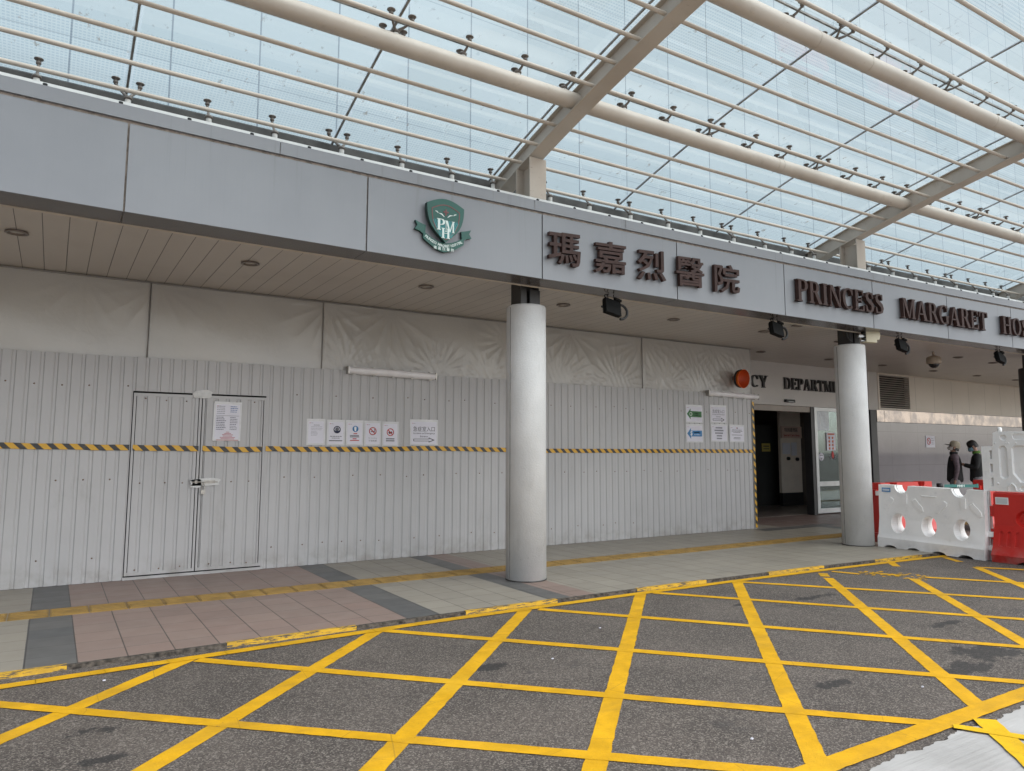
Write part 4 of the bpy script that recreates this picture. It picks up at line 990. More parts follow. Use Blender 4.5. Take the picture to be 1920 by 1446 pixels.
# plastic sheeting above, in lengths, pulled into creases that fan out from its fixings
FANS = [(3.35, 2.62, .55, 9), (4.75, 2.60, .62, 13), (5.6, 2.58, .55, 11), (5.95, 3.2, .6, 9), (4.0, 3.46, .9, 8), (3.1, 3.46, .8, 9), (6.9, 2.62, .9, 13), (8.2, 2.62, .8, 12), (8.8, 3.44, .9, 11), (9.3, 2.64, .8, 13), (10.2, 2.62, .9, 14), (11.2, 2.62, .8, 12), (7.2, 3.44, .8, 9), (10.6, 3.44, .7, 10), (1.0, 3.46, .8, 7), (.2, 3.46, .7, 6)]
def crease(x, z):
    w = 0
    for i, (fx_, fz_, R_, n_) in enumerate(FANS):
        dx, dz = x - fx_, z - fz_; r = sqrt(dx * dx + dz * dz)
        if r < R_ and r > 1e-4:
            a = atan2(dz, dx); s = abs(sin(a * n_ + 1.7 * i + .6 * sin(a * 3.1 + i))); fall = sin(pi * min(1, r / R_)) ** .8 * (1 - r / R_) ** .4
            w -= (1 - s) ** 2.2 * .014 * fall * (.45 if x < 2.6 else 1)
    if x > 3.05:
        k = max(0, 1 - (z - 2.5) / .55); u = x * 1.0 + z * .55
        w -= k * .012 * (1 - abs(sin(u * 26 + 2.2 * sin(x * 3.7)))) ** 2
        u2 = x + z * .75; k2 = max(0, min(1, (x - 8.6) / .5)) * max(0, 1 - abs(z - 3.0) / .6)
        w -= k2 * .010 * (1 - abs(sin(u2 * 19 + sin(x * 5)))) ** 2
    return w
ss = [HX0, .905, 3.02, 6.0, 8.765, HX1]
for i, (a, b) in enumerate(zip(ss[:-1], ss[1:])):
    m = MB(); nx, nz = max(8, int((b - a) / .022)), 38; y = HY + .015 + .003 * (i % 2); vs = []
    for k in range(nz + 1):
        z = (HT - .10) + (3.497 - HT + .10) * k / nz
        for j in range(nx + 1):
            x = a + .004 + (b - a - .008) * j / nx
            w = .010 * sin(x * 3.1 + z * 2.2) * sin(pi * k / nz) + crease(x, z)
            vs.append((x, y + .02 + w, z))
    m.add(vs, [(k * (nx + 1) + j, k * (nx + 1) + j + 1, (k + 1) * (nx + 1) + j + 1, (k + 1) * (nx + 1) + j) for k in range(nz) for j in range(nx)], 0, True)
    m.build('plastic_sheet', 'plastic_sheeting', Hd)
m = MB()
for x in (.893, 3.008, 8.752): m.box((x, HY + .012, HT - .02), (x + .006, HY + .03, 3.49))
m.box((HX0, HY + .005, 3.478), (HX1, HY + .035, 3.492)); m.build('sheet_seam', 'seam_grey', Hd)
m = MB(); m.box((HX1 - .004, HY - .002, 0), (HX1 + .008, WY - .002, HT)); m.box((HX1 - .004, HY + .02, HT + .001), (HX1 + .006, WY - .002, 3.497)); m.build('end_return', 'white_sheet_metal', Hd)
# hazard tape
def tape_run(pts, w, mat, name, label, vertical=False):
    m = MB(); n = len(pts)
    out = [(x, HY - .012 + dy, z) for x, dy, z in pts]; vs = []
    for x, y, z in out:
        if vertical: vs += [(x - w / 2, y, z), (x + w / 2, y, z)]
        else: vs += [(x, y, z - w / 2), (x, y, z + w / 2)]
    m.add(vs, [(2 * i, 2 * i + 1, 2 * i + 3, 2 * i + 2) for i in range(n - 1)], 0, True)
    o = m.build(name, mat); tag(o, label, 'tape'); return o
def zt(x): return 1.521 + (-.012 * (x / .8) if x < .8 else -.012 - .012 * min(1, (x - .8) / 2.2)) + (.018 * math.exp(-((x - 4.7) / .7) ** 2)) - (.012 if x > 6 else 0)
for a, b, lab in ((-1.6, .765, 'black and yellow hazard tape left of the hoarding door'), (.80, 1.515, 'black and yellow hazard tape across the left door leaf'), (1.56, 2.27, 'black and yellow hazard tape sagging across the right door leaf under the notice'), (2.31, 11.60, 'long black and yellow hazard tape running right of the door to the hoarding end')):
    n = max(4, int((b - a) / .12))
    tape_run([(a + (b - a) * i / n, random.uniform(-.003, .003), zt(a + (b - a) * i / n) + random.uniform(-.003, .003) - (.012 * sin(pi * i / n) if 'sagging' in lab else 0)) for i in range(n + 1)], .066, 'hazard_tape', 'barrier_tape', lab)
tape_run([(HX1 - .012 + .004 * sin(k), -.003, .02 + 2.43 * k / 20) for k in range(21)], .055, 'hazard_tape_upright', 'barrier_tape', 'upright black and yellow hazard tape down the end edge of the hoarding', True)
# weatherproof tube lights on the hoarding
def batten(x0, z0, z1, label):
    L = 1.31 if x0 < 5 else 1.38; dz = z1 - z0
    t = thing('tube_light', label, 'light', (x0 + L / 2, HY, z0), 'tube lights on the hoarding')
    U = Vector((L, 0, dz)).normalized(); W = Vector((-U.z, 0, U.x)); c = Vector((x0 + L / 2, HY - .05, (z0 + z1) / 2))
    m = MB(); m.obox(c + Vector((0, .028, 0)), U * (L / 2), W * .052, (0, .02, 0)); m.build('base_tray', 'lamp_cover', t)
    m = MB(); vs = []
    for u in (-.5, -.49, .49, .5):
        k = .8 if abs(u) == .5 else 1
        for a in range(9): q = pi * a / 8; vs.append(c + Vector((0, .007, 0)) + U * (u * L) + W * (.05 * cos(q) * k) - Vector((0, .055 * sin(q) * k, 0)))
    m.add(vs, [(i * 9 + a, i * 9 + a + 1, (i + 1) * 9 + a + 1, (i + 1) * 9 + a) for i in range(3) for a in range(8)], 0, True); m.build('cover', 'lamp_cover', t)
    for u in (-.5, .5): m = MB(); m.obox(c + U * (u * L * 1.006) + Vector((0, .005, 0)), U * .008, W * .05, (0, .045, 0)); m.build('end_cap', 'steel_bolt', t)
    for u in (-.44, -.22, 0, .22, .44):
        for s_ in (-1, 1):
            m = MB(); m.obox(c + U * (u * L) + W * (.056 * s_), U * .02, W * .007, (0, .018, 0)); m.build('clip', 'steel_bolt', t)
batten(3.36, 2.575, 2.555, 'tube light on the hoarding left of the near column, above the row of notices'); batten(10.32, 2.565, 2.54, 'tube light at the right end of the hoarding below the orange lamp')
# orange bowl shaped lamp
ol = thing('beacon_lamp', 'orange bowl shaped lamp with a black band on the plastic sheeting near the entrance', 'lamp', (11.1, HY, 2.88))
ax = Vector((.06, -.99, -.10)).normalized(); c = Vector((11.10, HY - .05, 2.875))
m = MB(); m.lathe([(0, -.02), (.085, -.01), (.135, .04), (.158, .10), (.172, .16), (.180, .165), (.182, .175), (.174, .178)], c, ax, 32); m.build('bowl', 'orange_plastic', ol)
m = MB(); m.lathe([(.174, .177), (.150, .12), (.115, .06), (.06, .03), (0, .025)], c, ax, 32); m.build('reflector', 'orange_inner', ol)
m = MB(); m.lathe([(.150, .062), (.166, .062), (.176, .112), (.160, .112)], c, ax, 32); m.build('band', 'black_plastic', ol)
m = MB(); m.tube([c - ax * .02, (11.06, HY + .005, 2.88)], .04, 12); m.build('bracket', 'black_plastic', ol)

# ------------------------------------------------------------------ notices in plastic sleeves
NY = HY - .004
def notice(x, z, w, h, label, draw, sleeve=.022, group=None, y=NY):
    t = thing('notice', label, 'notice', (x, y, z), group)
    tl = random.uniform(-.012, .012); Un = Vector((1, 0, tl)); Zn = Vector((-tl, 0, 1)); O = Vector((x, y, z))
    m = MB(); m.prism([(-w / 2 - sleeve, -h / 2 - sleeve), (w / 2 + sleeve, -h / 2 - sleeve), (w / 2 + sleeve, h / 2 + sleeve * 1.5), (-w / 2 - sleeve, h / 2 + sleeve * 1.5)], O, Un, Zn, (0, -.0035, 0)); m.build('plastic_sleeve', 'sleeve', t)
    m = MB(); m.prism([(-w / 2, -h / 2), (w / 2, -h / 2), (w / 2, h / 2), (-w / 2, h / 2)], O + Vector((0, -.0036, 0)), Un, Zn, (0, -.0016, 0)); m.build('sheet', 'paper', t)
    inks = {}
    class Pn:
        def get(s, ink): return inks.setdefault(ink, MB())
        def at(s, u, v, k=0): return O + Un * u + Zn * v + Vector((0, -.0053 - .0006 * k, 0))
        def rect(s, u, v, a, b, ink, k=0): s.get(ink).prism([(-a / 2, -b / 2), (a / 2, -b / 2), (a / 2, b / 2), (-a / 2, b / 2)], s.at(u, v, k), Un, Zn, (0, -.001, 0))
        def poly(s, pl, ink, k=0): s.get(ink).prism(pl, s.at(0, 0, k), Un, Zn, (0, -.001, 0))
        def ring(s, u, v, r0, r1, ink, k=0): s.get(ink).lathe([(r0, 0), (r1, 0), (r1, .0012), (r0, .0012), (r0, 0)] if r0 else [(0, .001), (r1, .001), (r1, 0)], s.at(u, v, k), (0, -1, 0), 24)
        def text(s, body, u, v, a, b, ink, off=0, k=0): fit_text(s.get(ink), body, u, v, a, b, lambda p, q: s.at(p, q, k), Un, (0, -1, 0), .001, 0, off, 2)
        def marks(s, u, v, w, h, ink, cjk=False):
            q = u - w / 2
            while q < u + w / 2 - h * .3:
                l = h * .8 if cjk else random.uniform(h * 1.2, h * 3.5); l = min(l, u + w / 2 - q); s.rect(q + l / 2, v, l, h * (.85 if cjk else .6), ink); q += l + h * (.22 if cjk else .45)
        def lines(s, u0, u1, v, n, dv, ink, th=.004, jit=.3):
            for i in range(n):
                e = u1 - (u1 - u0) * random.uniform(0, jit); q = u0
                while q < e - .004:
                    l = random.uniform(.008, .026); l = min(l, e - q); s.rect(q + l / 2, v - i * dv, l, th, ink); q += l + .004
    p = Pn(); p.rect(-w / 2 + .022, h / 2 - .022, .012, .008, 'ink_red'); p.rect(-w / 2 + .048, h / 2 - .022, .03, .004, 'ink_grey')
    draw(p); 
    for ink, mm in inks.items(): mm.build('print', ink, t)
    return t
A4 = (.205, .29)
def d_door(p):
    p.lines(-.13, -.02, .19, 5, .022, 'ink_grey', .006); p.lines(.03, .13, .19, 2, .022, 'ink_blue', .008); p.lines(.03, .11, .146, 2, .022, 'ink_blue', .007)
    p.rect(0, .075, .27, .004, 'ink_grey'); p.lines(-.13, -.01, .055, 8, .0215, 'ink_navy', .007); p.lines(.03, .13, .055, 8, .0215, 'ink_navy', .006)
    for i, w in enumerate((.04, .08, .13, .11, .18, .16, .26)): p.rect(.01, -.128 - i * .0165, w, .006, 'ink_red')
notice(1.835, 1.835, .285, .43, 'tall typed notice with red lines taped to the right hoarding door leaf', d_door)
gp = 'notices in a row on the hoarding'
def d_list(p): p.lines(-.03, .05, .095, 1, .02, 'ink_black', .006, 0); p.lines(-.065, .085, .072, 3, .02, 'ink_grey', .004, .1); p.lines(-.065, .04, .012, 4, .017, 'ink_grey', .004)
notice(2.953, 1.722, *A4, 'typed notice with small grey lines, first in the row of five notices', d_list, group=gp)
def d_mask(p):
    p.ring(.015, .045, .038, .05, 'ink_navy'); p.ring(.015, .052, 0, .026, 'ink_grey', 0); p.poly([(-.02, .04), (.0, .028), (.015, .038), (.03, .028), (.05, .04), (.045, .01), (.015, -.0), (-.015, .01)], 'ink_navy', 1)
    p.marks(0, -.045, .16, .012, 'ink_black'); p.marks(0, -.068, .11, .012, 'ink_black'); p.marks(0, -.103, .18, .015, 'ink_black', True)
notice(3.225, 1.716, *A4, 'notice with a round navy face mask symbol in the row of notices', d_mask, group=gp)
def d_blue(p):
    p.ring(.01, .06, 0, .042, 'ink_sky'); p.poly([(-.004, .09), (.02, .09), (.024, .07), (.018, .03), (.0, .03), (-.008, .06)], 'ink_white', 2)
    p.marks(.01, -.005, .05, .018, 'ink_red', True); p.marks(0, -.033, .13, .014, 'ink_black', True); p.marks(0, -.05, .13, .013, 'ink_black', True); p.rect(0, -.075, .055, .013, 'ink_red'); p.rect(0, -.097, .13, .012, 'ink_red')
notice(3.487, 1.716, *A4, 'notice with a round blue symbol and red lines in the row of notices', d_blue, group=gp)
def d_smoke(p):
    p.ring(.0, .035, .043, .055, 'ink_red'); p.rect(.0, .03, .06, .010, 'ink_black'); p.poly([(-.04, .062), (-.03, .072), (.042, .0), (.032, -.008)], 'ink_red', 2); p.poly([(.02, .04), (.035, .045), (.03, .065), (.022, .06)], 'ink_black')
    p.text('No Smoking', 0, -.062, .12, .018, 'ink_grey'); p.text('不准吸煙', 0, -.097, .12, .026, 'ink_grey')
notice(3.747, 1.714, *A4, 'notice reading No Smoking, fourth in the row of notices', d_smoke, group=gp)
def d_no2(p):
    p.ring(.0, .03, .042, .054, 'ink_red'); p.poly([(-.03, .03), (-.01, .05), (.0, .03), (.02, .045), (.03, .02), (.0, .01), (-.02, .005)], 'ink_black'); p.poly([(-.04, .056), (-.03, .066), (.042, -.004), (.032, -.012)], 'ink_red', 2)
    p.marks(0, -.062, .125, .018, 'ink_black', True); p.marks(0, -.09, .125, .018, 'ink_black', True)
notice(4.007, 1.708, *A4, 'notice with a red circle and two bold black lines, last of the five', d_no2, group=gp)
def d_ent(p):
    p.text('急症室入口', 0, .055, .34, .072, 'ink_black'); p.text('Accident and Emergency', 0, -.01, .34, .032, 'ink_black'); p.text('Entrance', 0, -.05, .12, .026, 'ink_black')
    p.poly([(-.165, -.085), (.075, -.085), (.075, -.066), (.172, -.103), (.075, -.14), (.075, -.121), (-.165, -.121)], 'ink_black'); p.poly([(-.155, -.092), (.085, -.092), (.085, -.082), (.14, -.103), (.085, -.124), (.085, -.114), (-.155, -.114)], 'paper', 2)
notice(4.525, 1.737, .40, .315, 'notice with a long outlined arrow pointing right, alone beside the row of five notices', d_ent)
def d_green(p):
    p.poly([(-.19, 0), (-.095, .10), (-.095, .055), (.19, .055), (.19, -.055), (-.095, -.055), (-.095, -.10)], 'ink_green'); p.ring(-.09, 0, .025, .033, 'ink_white', 2); p.marks(.05, .016, .12, .022, 'ink_sage', True); p.marks(.05, -.018, .15, .018, 'ink_sage')
notice(9.985, 2.16, .39, .275, 'notice with a green arrow pointing left at the right end of the hoarding', d_green)
def d_blue2(p):
    p.poly([(-.19, 0), (-.095, .10), (-.095, .055), (.19, .055), (.19, -.055), (-.095, -.055), (-.095, -.10)], 'ink_sky'); p.text('$', -.085, 0, .05, .095, 'ink_white', .02, 2); p.marks(.055, .018, .15, .026, 'ink_white', True); p.text('Accounts Office', .06, -.02, .16, .022, 'ink_white', 0, 2)
notice(9.985, 1.805, .39, .285, 'notice with a blue dollar arrow pointing left, under the green arrow', d_blue2)
def d_ent2(p):
    p.text('急症室入口', 0, .055, .32, .07, 'ink_grey'); p.text('Accident and Emergency', 0, -.005, .33, .028, 'ink_grey'); p.text('Entrance', 0, -.045, .12, .022, 'ink_grey')
    p.poly([(-.155, -.085), (.075, -.085), (.075, -.066), (.162, -.103), (.075, -.14), (.075, -.121), (-.155, -.121)], 'ink_black'); p.poly([(-.145, -.092), (.085, -.092), (.085, -.082), (.13, -.103), (.085, -.124), (.085, -.114), (-.145, -.114)], 'paper', 2)
notice(10.625, 2.175, .40, .28, 'notice with an outlined arrow pointing right, at the right end under the tube light', d_ent2)
def d_t1(p):
    for i, w in enumerate((.19, .25, .22, .14, .14)): p.marks(0, .10 - i * .05, w, .03, 'ink_grey', True)
notice(10.635, 1.82, .40, .28, 'notice with five short lines of Chinese text at the right end of the hoarding', d_t1)
def d_t2(p):
    p.rect(-.01, .11, .016, .02, 'ink_red'); p.rect(.015, .108, .02, .02, 'ink_black')
    for i, w in enumerate((.26, .30, .20, 0, .30, 0, .18, .20)):
        if w: p.marks(0, .072 - i * .024, w, .014, 'ink_black')
notice(11.125, 1.815, .37, .28, 'notice with small English text at the right end of the hoarding', d_t2)

# ------------------------------------------------------------------ floodlights, camera, horn under the fascia
def flood(x, z=3.26):
    y = fY(x) + .17
    t = thing('floodlight', 'floodlight', 'floodlight', (x, y, z), 'black floodlights under the fascia')
    a = radians(-12); c_, s_ = cos(a), sin(a); Ux = Vector((c_ * .96, .28, s_ * .5)).normalized(); Ux = Vector((.985, .05, -.16)).normalized(); Wz = Vector((.16, .25, .955)); Wz = (Wz - Ux * Wz.dot(Ux)).normalized(); Ny = Ux.cross(Wz)
    c = Vector((x, y, z - .02))
    m = MB(); m.obox(c, Ux * .125, Wz * .095, Ny * .03); m.build('housing', 'black_metal', t)
    m = MB()
    for k in range(-5, 6):
        if k in (0,): continue
        m.obox(c - Ny * .04 + Wz * (k * .016), Ux * .115, Wz * .003, Ny * .012)
    m.build('cooling_fin', 'black_metal', t)
    m = MB(); m.obox(c - Ny * .055, Ux * .13, Wz * .012, Ny * .004); simple('fin_grey', (.07, .07, .07), .4, .1) if 'fin_grey' not in MATS else None; m.build('bracket_bar', 'fin_grey', t)
    m = MB(); top = z + .14
    for s2 in (-1, 1): m.tube([c + Ux * (.05 * s2) + Wz * .09, (x + .05 * s2 - .01, y + .02, ZF0 - .012)], .006, 8)
    m.tube([c - Ux * .10 + Wz * .09, c - Ux * .12 + Wz * .13, (x - .10, y + .02, ZF0 - .03), (x - .03, y + .02, ZF0 - .012)], .006, 8)
    m.obox((x + .09, y, z + .085), (.05, 0, -.01), (0, 0, .014), (0, .02, 0)); m.build('mount', 'black_metal', t)
    m = MB(); q0 = c + Ux * .12 + Wz * .07
    m.tube([q0 + Vector((.02 + .115 * sin(pi * i / 12), 0, -.085 + .09 * cos(pi * i / 12))) for i in range(13)], .017, 8); m.build('cable', 'black_plastic', t)
    return t
fl = flood(5.73); fl['label'] = 'black floodlight nearest the near column, under the Chinese characters'
for x, lab in ((8.78, 'black floodlight under the fascia left of the far white column and cream horn'), (11.86, 'black floodlight just right of the cream horn on the far column'), (14.93, 'black floodlight furthest along the fascia, beyond the dome camera')):
    q = dup(fl, (x, fY(x) + .17, 3.26), lab)
cam_t = thing('dome_camera', 'beige dome security camera hanging from the ceiling near the entrance', 'camera', (15.03, 7.85, 3.5))
m = MB(); m.tube([(15.03, 7.85, 3.497), (15.03, 7.85, 3.40)], .028, 12); m.build('mount', 'dome_beige', cam_t)
m = MB(); m.lathe([(0, 3.425), (.03, 3.42), (.115, 3.395), (.135, 3.37), (.138, 3.265), (.125, 3.25), (.095, 3.249)], (15.03, 7.85, 0), n=32); m.build('housing', 'dome_beige', cam_t)
m = MB(); m.lathe([(.098, 3.25)] + [(.098 * cos(a), 3.25 - .085 * sin(a)) for a in (.3, .6, .9, 1.2, 1.45, 1.57)], (15.03, 7.85, 0), n=24); m.build('dome', 'dome_dark', cam_t)
hn = thing('alarm_horn', 'cream alarm horn fixed on brackets at the top of the far white column', 'alarm', (11.2, 6.85, 3.3))
m = MB(); hc = Vector((11.16, 6.82, 3.345)); Ua = Vector((.90, -.42, 0)).normalized(); Va = Vector((.42, .90, 0)).normalized()
pl = [(-.10, .105), (-.10, -.095), (.085, -.105), (.085, -.06), (.125, -.06)] + [(.06 + .085 * cos(q), .02 + .085 * sin(q)) for q in (-.4, 0, .4, .8, 1.2, 1.57)]
m.prism(pl, hc - Va * .06, Ua, (0, 0, 1), Va * .12); m.build('horn_body', 'cream_plastic', hn)
m = MB(); m.obox(hc - Ua * .16, Ua * .05, Va * .03, (0, 0, .02)); m.obox(hc - Ua * .13 + Vector((0, 0, -.075)), Ua * .04, Va * .03, (0, 0, .008)); m.tube([hc - Ua * .2, hc - Ua * .1], .02, 10); m.build('bracket', 'aluminium', hn)
m = MB()
for k in range(4): m.obox(hc - Ua * .112 + Vector((0, 0, -.06 + .04 * k)), Ua * .012, Va * .05, (0, 0, .012))
m.build('driver', 'black_plastic', hn)
m = MB(); m.tube([(10.78, 6.99, 3.40), (10.80, 6.98, 3.32), (10.87, 6.98, 3.26), (10.95, 6.99, 3.25)], .012, 8); m.build('cable', 'black_plastic', hn)
# ------------------------------------------------------------------ plastic barriers
def bake(ob, name, mats, parent=None, loc=None, angle=32, label=None, harden=False):
    bpy.context.view_layer.update()
    me = bpy.data.meshes.new_from_object(ob.evaluated_get(bpy.context.evaluated_depsgraph_get()))
    W = ob.matrix_world.copy(); bpy.data.objects.remove(ob)
    me.transform(W)
    base = parent_world(parent) if parent else Vector(loc if loc else (0, 0, 0))
    me.transform(Matrix.Translation(-base)); me.name = name
    me.materials.clear()
    for mt in (mats if isinstance(mats, (list, tuple)) else [mats]): me.materials.append(MATS[mt])
    if not harden: me.polygons.foreach_set('use_smooth', [True] * len(me.polygons))
    try:
        if not harden: me.set_sharp_from_angle(angle=radians(angle))
    except Exception: pass
    me.update(); o = bpy.data.objects.new(name, me); COL.objects.link(o)
    o.location = (0, 0, 0) if parent else base
    if parent: o.parent = parent
    if label: o['label'] = label
    return o
def tmp(mb):
    me = bpy.data.meshes.new('tmp'); me.from_pydata([tuple(v) for v in mb.v], [], mb.f)
    bm = bmesh.new(); bm.from_mesh(me); bmesh.ops.remove_doubles(bm, verts=bm.verts, dist=1e-6); bmesh.ops.recalc_face_normals(bm, faces=bm.faces); bm.to_mesh(me); bm.free()
    o = bpy.data.objects.new('tmp', me); COL.objects.link(o); return o
def carve(body, cutters, bevel=.009):
    b = tmp(body); b.data.polygons.foreach_set('use_smooth', [True] * len(b.data.polygons)); cs = []
    for c in cutters:
        co = tmp(c); cs.append(co); md = b.modifiers.new('cut', 'BOOLEAN'); md.operation = 'DIFFERENCE'; md.object = co; md.solver = 'EXACT'; md.use_self = True
    bpy.context.view_layer.update()
    me = bpy.data.meshes.new_from_object(b.evaluated_get(bpy.context.evaluated_depsgraph_get()))
    bpy.data.objects.remove(b)
    for co in cs: bpy.data.objects.remove(co)
    o = bpy.data.objects.new('tmp', me); COL.objects.link(o)
    if bevel:
        md = o.modifiers.new('bev', 'BEVEL'); md.width = bevel; md.segments = 2; md.limit_method = 'ANGLE'; md.angle_limit = radians(33); md.harden_normals = True
    return o
def ell(mb, su, sz, ru, rz, t0, t1, F, k1=1.0, n=28):      # elliptic cutter along the thickness, F maps (s, t, z)
    vs = [F(su + ru * cos(2 * pi * i / n), t0, sz + rz * sin(2 * pi * i / n)) for i in range(n)] + [F(su + ru * k1 * cos(2 * pi * i / n), t1, sz + rz * k1 * sin(2 * pi * i / n)) for i in range(n)]
    mb.add(vs, [tuple(range(n)), tuple(range(2 * n - 1, n - 1, -1))] + [(i, n + i, n + (i + 1) % n, (i + 1) % n) for i in range(n)])
def barrier(name, label, org, sd, td, L, H, mat, tilt=0, flags='', group=None, grey=None):
    org = Vector(org); sd = Vector(sd); td = Vector(td)            # td points to the seen face
    F = lambda s, t, z: org + sd * s + td * t + Vector((0, 0, z - tilt * s))
    t_ = thing(name, label, 'barrier', org + sd * (L / 2), group)
    prof = [(-.19, 0), (.19, 0), (.19, .15), (.155, .20), (.115, .45), (.095, H), (-.095, H), (-.115, .45), (-.155, .20), (-.19, .15)]
    body = MB(); n = len(prof); vs = [F(0, p[0], p[1]) for p in prof] + [F(L, p[0], p[1]) for p in prof]
    body.add(vs, [tuple(range(n)), tuple(range(2 * n - 1, n - 1, -1))] + [(i, n + i, n + (i + 1) % n, (i + 1) % n) for i in range(n)])
    c1, c2, c3 = MB(), MB(), MB()
    for s in (.20, .50, .80):
        s *= L; ell(c1, s, .385, .088, .14, -.4, .4, F); ell(c2, s, .39, .135, .178, .25, .0, F, .70)
    for s in (.235, .785): ell(c3, s * L, H + .005, .09, .115, -.4, .4, F); 
    for s in (.13, .36, .60, .84): ell(c3, s * L, -.01, .105, .052, -.4, .4, F)
    c4 = MB()
    for s in (.235, .785): ell(c4, s * L, H + .005, .135, .155, .35, .055, F, .75)
    c5 = MB()
    for s in (.40, .62, .93):
        for (a, b) in (((-.06, .62), (.05, .76)),) if s in (.08, .64) else (((.05, .62), (-.05, .75)),):
            d = Vector((b[0] - a[0], 0, b[1] - a[1])); l = d.length; ux = (d.x / l, d.z / l); q = (-ux[1] * .022, ux[0] * .022)
            P_ = [(s * L + a[0] - q[0], a[1] - q[1]), (s * L + b[0] - q[0], b[1] - q[1]), (s * L + b[0] + q[0], b[1] + q[1]), (s * L + a[0] + q[0], a[1] + q[1])]
            c5.add([F(p[0], .097, p[1]) for p in P_] + [F(p[0], .3, p[1]) for p in P_], [(0, 1, 2, 3), (7, 6, 5, 4)] + [(i, 4 + i, 4 + (i + 1) % 4, (i + 1) % 4) for i in range(4)])
    o = carve(body, [c1, c2, c3, c4]); bake(o, 'shell', mat, t_, harden=True)
    m = MB()
    for s in (.27, .82): m.add([F(s * L + a, .100 + b * .012, z) for a, z in ((-.03, .69), (.03, .69), (.035, .84), (-.035, .84)) for b in (0, 1.6 if z < .7 else 1)], [(0, 2, 4, 6), (1, 7, 5, 3), (0, 1, 3, 2), (2, 3, 5, 4), (4, 5, 7, 6), (6, 7, 1, 0)])
    m.build('rib', mat, t_)
    surf = lambda z: .115 - .02 * (z - .45) / (H - .45)
    for s, k_ in ((.10, 1), (.40, -1), (.62, 1), (.93, -1)):
        q = [(-.075 * k_, .60), (-.045 * k_, .585), (.075 * k_, .70), (.085 * k_, .745), (.04 * k_, .775), (-.065 * k_, .655)]
        if k_ < 0: q = q[::-1]
        m = MB(); n_ = len(q); m.add([F(s * L + a, surf(z) + .009, z) for a, z in q] + [F(s * L + a * 1.12, surf(z) - .004, .68 + (z - .68) * 1.12) for a, z in q], [tuple(range(n_))] + [(i, n_ + i, n_ + (i + 1) % n_, (i + 1) % n_) for i in range(n_)])
        m.build('embossed_pad', mat, t_)
    m = MB()                                   # linking lugs at both ends
    for s, zz in ((-.035, .82), (-.03, .12), (L + .03, .36), (L + .03, .17)):
        m.obox(F(s, 0, zz), sd * .045, td * .06, (0, 0, .035))
    m.build('lug', mat, t_)
    return t_, F
w, F = barrier('water_barrier', 'white water filled barrier with two scooped notches and three oval holes beside the far column', (11.33, 6.845, .0), (0, -1, 0), (-1, 0, 0), 1.56, .965, 'white_plastic', .018)
m = MB(); m.add([F(s, .1045 + .006 * (1 - (z - .85) / .08), z) for s, z in ((.06, .855), (.20, .855), (.20, .92), (.06, .92))], [(0, 1, 2, 3)]); m.build('maker_sticker', 'ink_sky', w)
m = MB()
for k in range(6): m.add([F(.076 + k * .019 + a, .1075 + .006 * (1 - (z - .85) / .08), z) for a, z in ((0, .872), (.012, .872), (.012, .903), (0, .903))], [(0, 1, 2, 3)])
m.build('sticker_print', 'ink_white', w)
m = MB(); m.add([F(s, .113, z) for s, z in ((.68, .825), (.90, .825), (.90, .832), (.68, .832))] + [F(s, .098, z) for s, z in ((.68, .822), (.90, .822), (.90, .835), (.68, .835))], [(0, 1, 2, 3), (0, 4, 5, 1), (1, 5, 6, 2), (2, 6, 7, 3), (3, 7, 4, 0)]); m.build('ledge', 'white_plastic', w)
barrier('water_barrier', 'red water filled barrier directly behind the white barrier with oval holes', (11.66, 7.16, 0), (1, 0, 0), (0, -1, 0), 1.56, .965, 'red_plastic', group='red barriers behind the white one')
barrier('water_barrier', 'red water filled barrier beyond the green belt, in front of the bareheaded man', (14.82, 7.05, 0), (1, 0, 0), (0, -1, 0), 1.6, .955, 'red_plastic', group='red barriers behind the white one')

# big red barrier at the right edge with the white hoarding panel on it
rb = thing('water_barrier', 'red barrier with a silver sticker and round recess, carrying the white screen', 'barrier', (11.4, 4.4, ZR))
RX, R0, R1 = 11.42, 5.20, 3.35
F = lambda s, t, z: Vector((RX - t, R0 - s, ZR + z)); LR = R0 - R1
prof = [(-.26, 0), (.26, 0), (.28, .10), (.22, .20), (.15, .42), (.125, .50), (.11, .93), (.09, .95), (-.09, .95), (-.11, .93), (-.125, .5), (-.15, .42), (-.22, .2), (-.28, .10)]
n = len(prof); body = MB(); body.add([F(0, p[0], p[1]) for p in prof] + [F(LR, p[0], p[1]) for p in prof], [tuple(range(n)), tuple(range(2 * n - 1, n - 1, -1))] + [(i, n + i, n + (i + 1) % n, (i + 1) % n) for i in range(n)])
c1, c2, c3 = MB(), MB(), MB()
for s in (.50, 1.35): ell(c1, s, .60, .15, .12, -.05, .5, F); ell(c2, s - .02, .60, .30, .20, .40, .05, F, .62)
for s in (.10, .20, .30, .85, .95, 1.05):
    P_ = [(s - .026, .22), (s + .026, .22), (s + .026, .40), (s, .425), (s - .026, .40)]; c3.add([F(p[0], .135 + (.42 - p[1]) * .33, p[1]) for p in P_] + [F(p[0], .4, p[1]) for p in P_], [(0, 1, 2, 3, 4), (9, 8, 7, 6, 5)] + [(i, 5 + i, 5 + (i + 1) % 5, (i + 1) % 5) for i in range(5)])
ell(c3, .62, -.01, .32, .07, -.5, .5, F)
o = carve(body, [c1, c2, c3], .016); bake(o, 'shell', 'red_plastic', rb, harden=True)
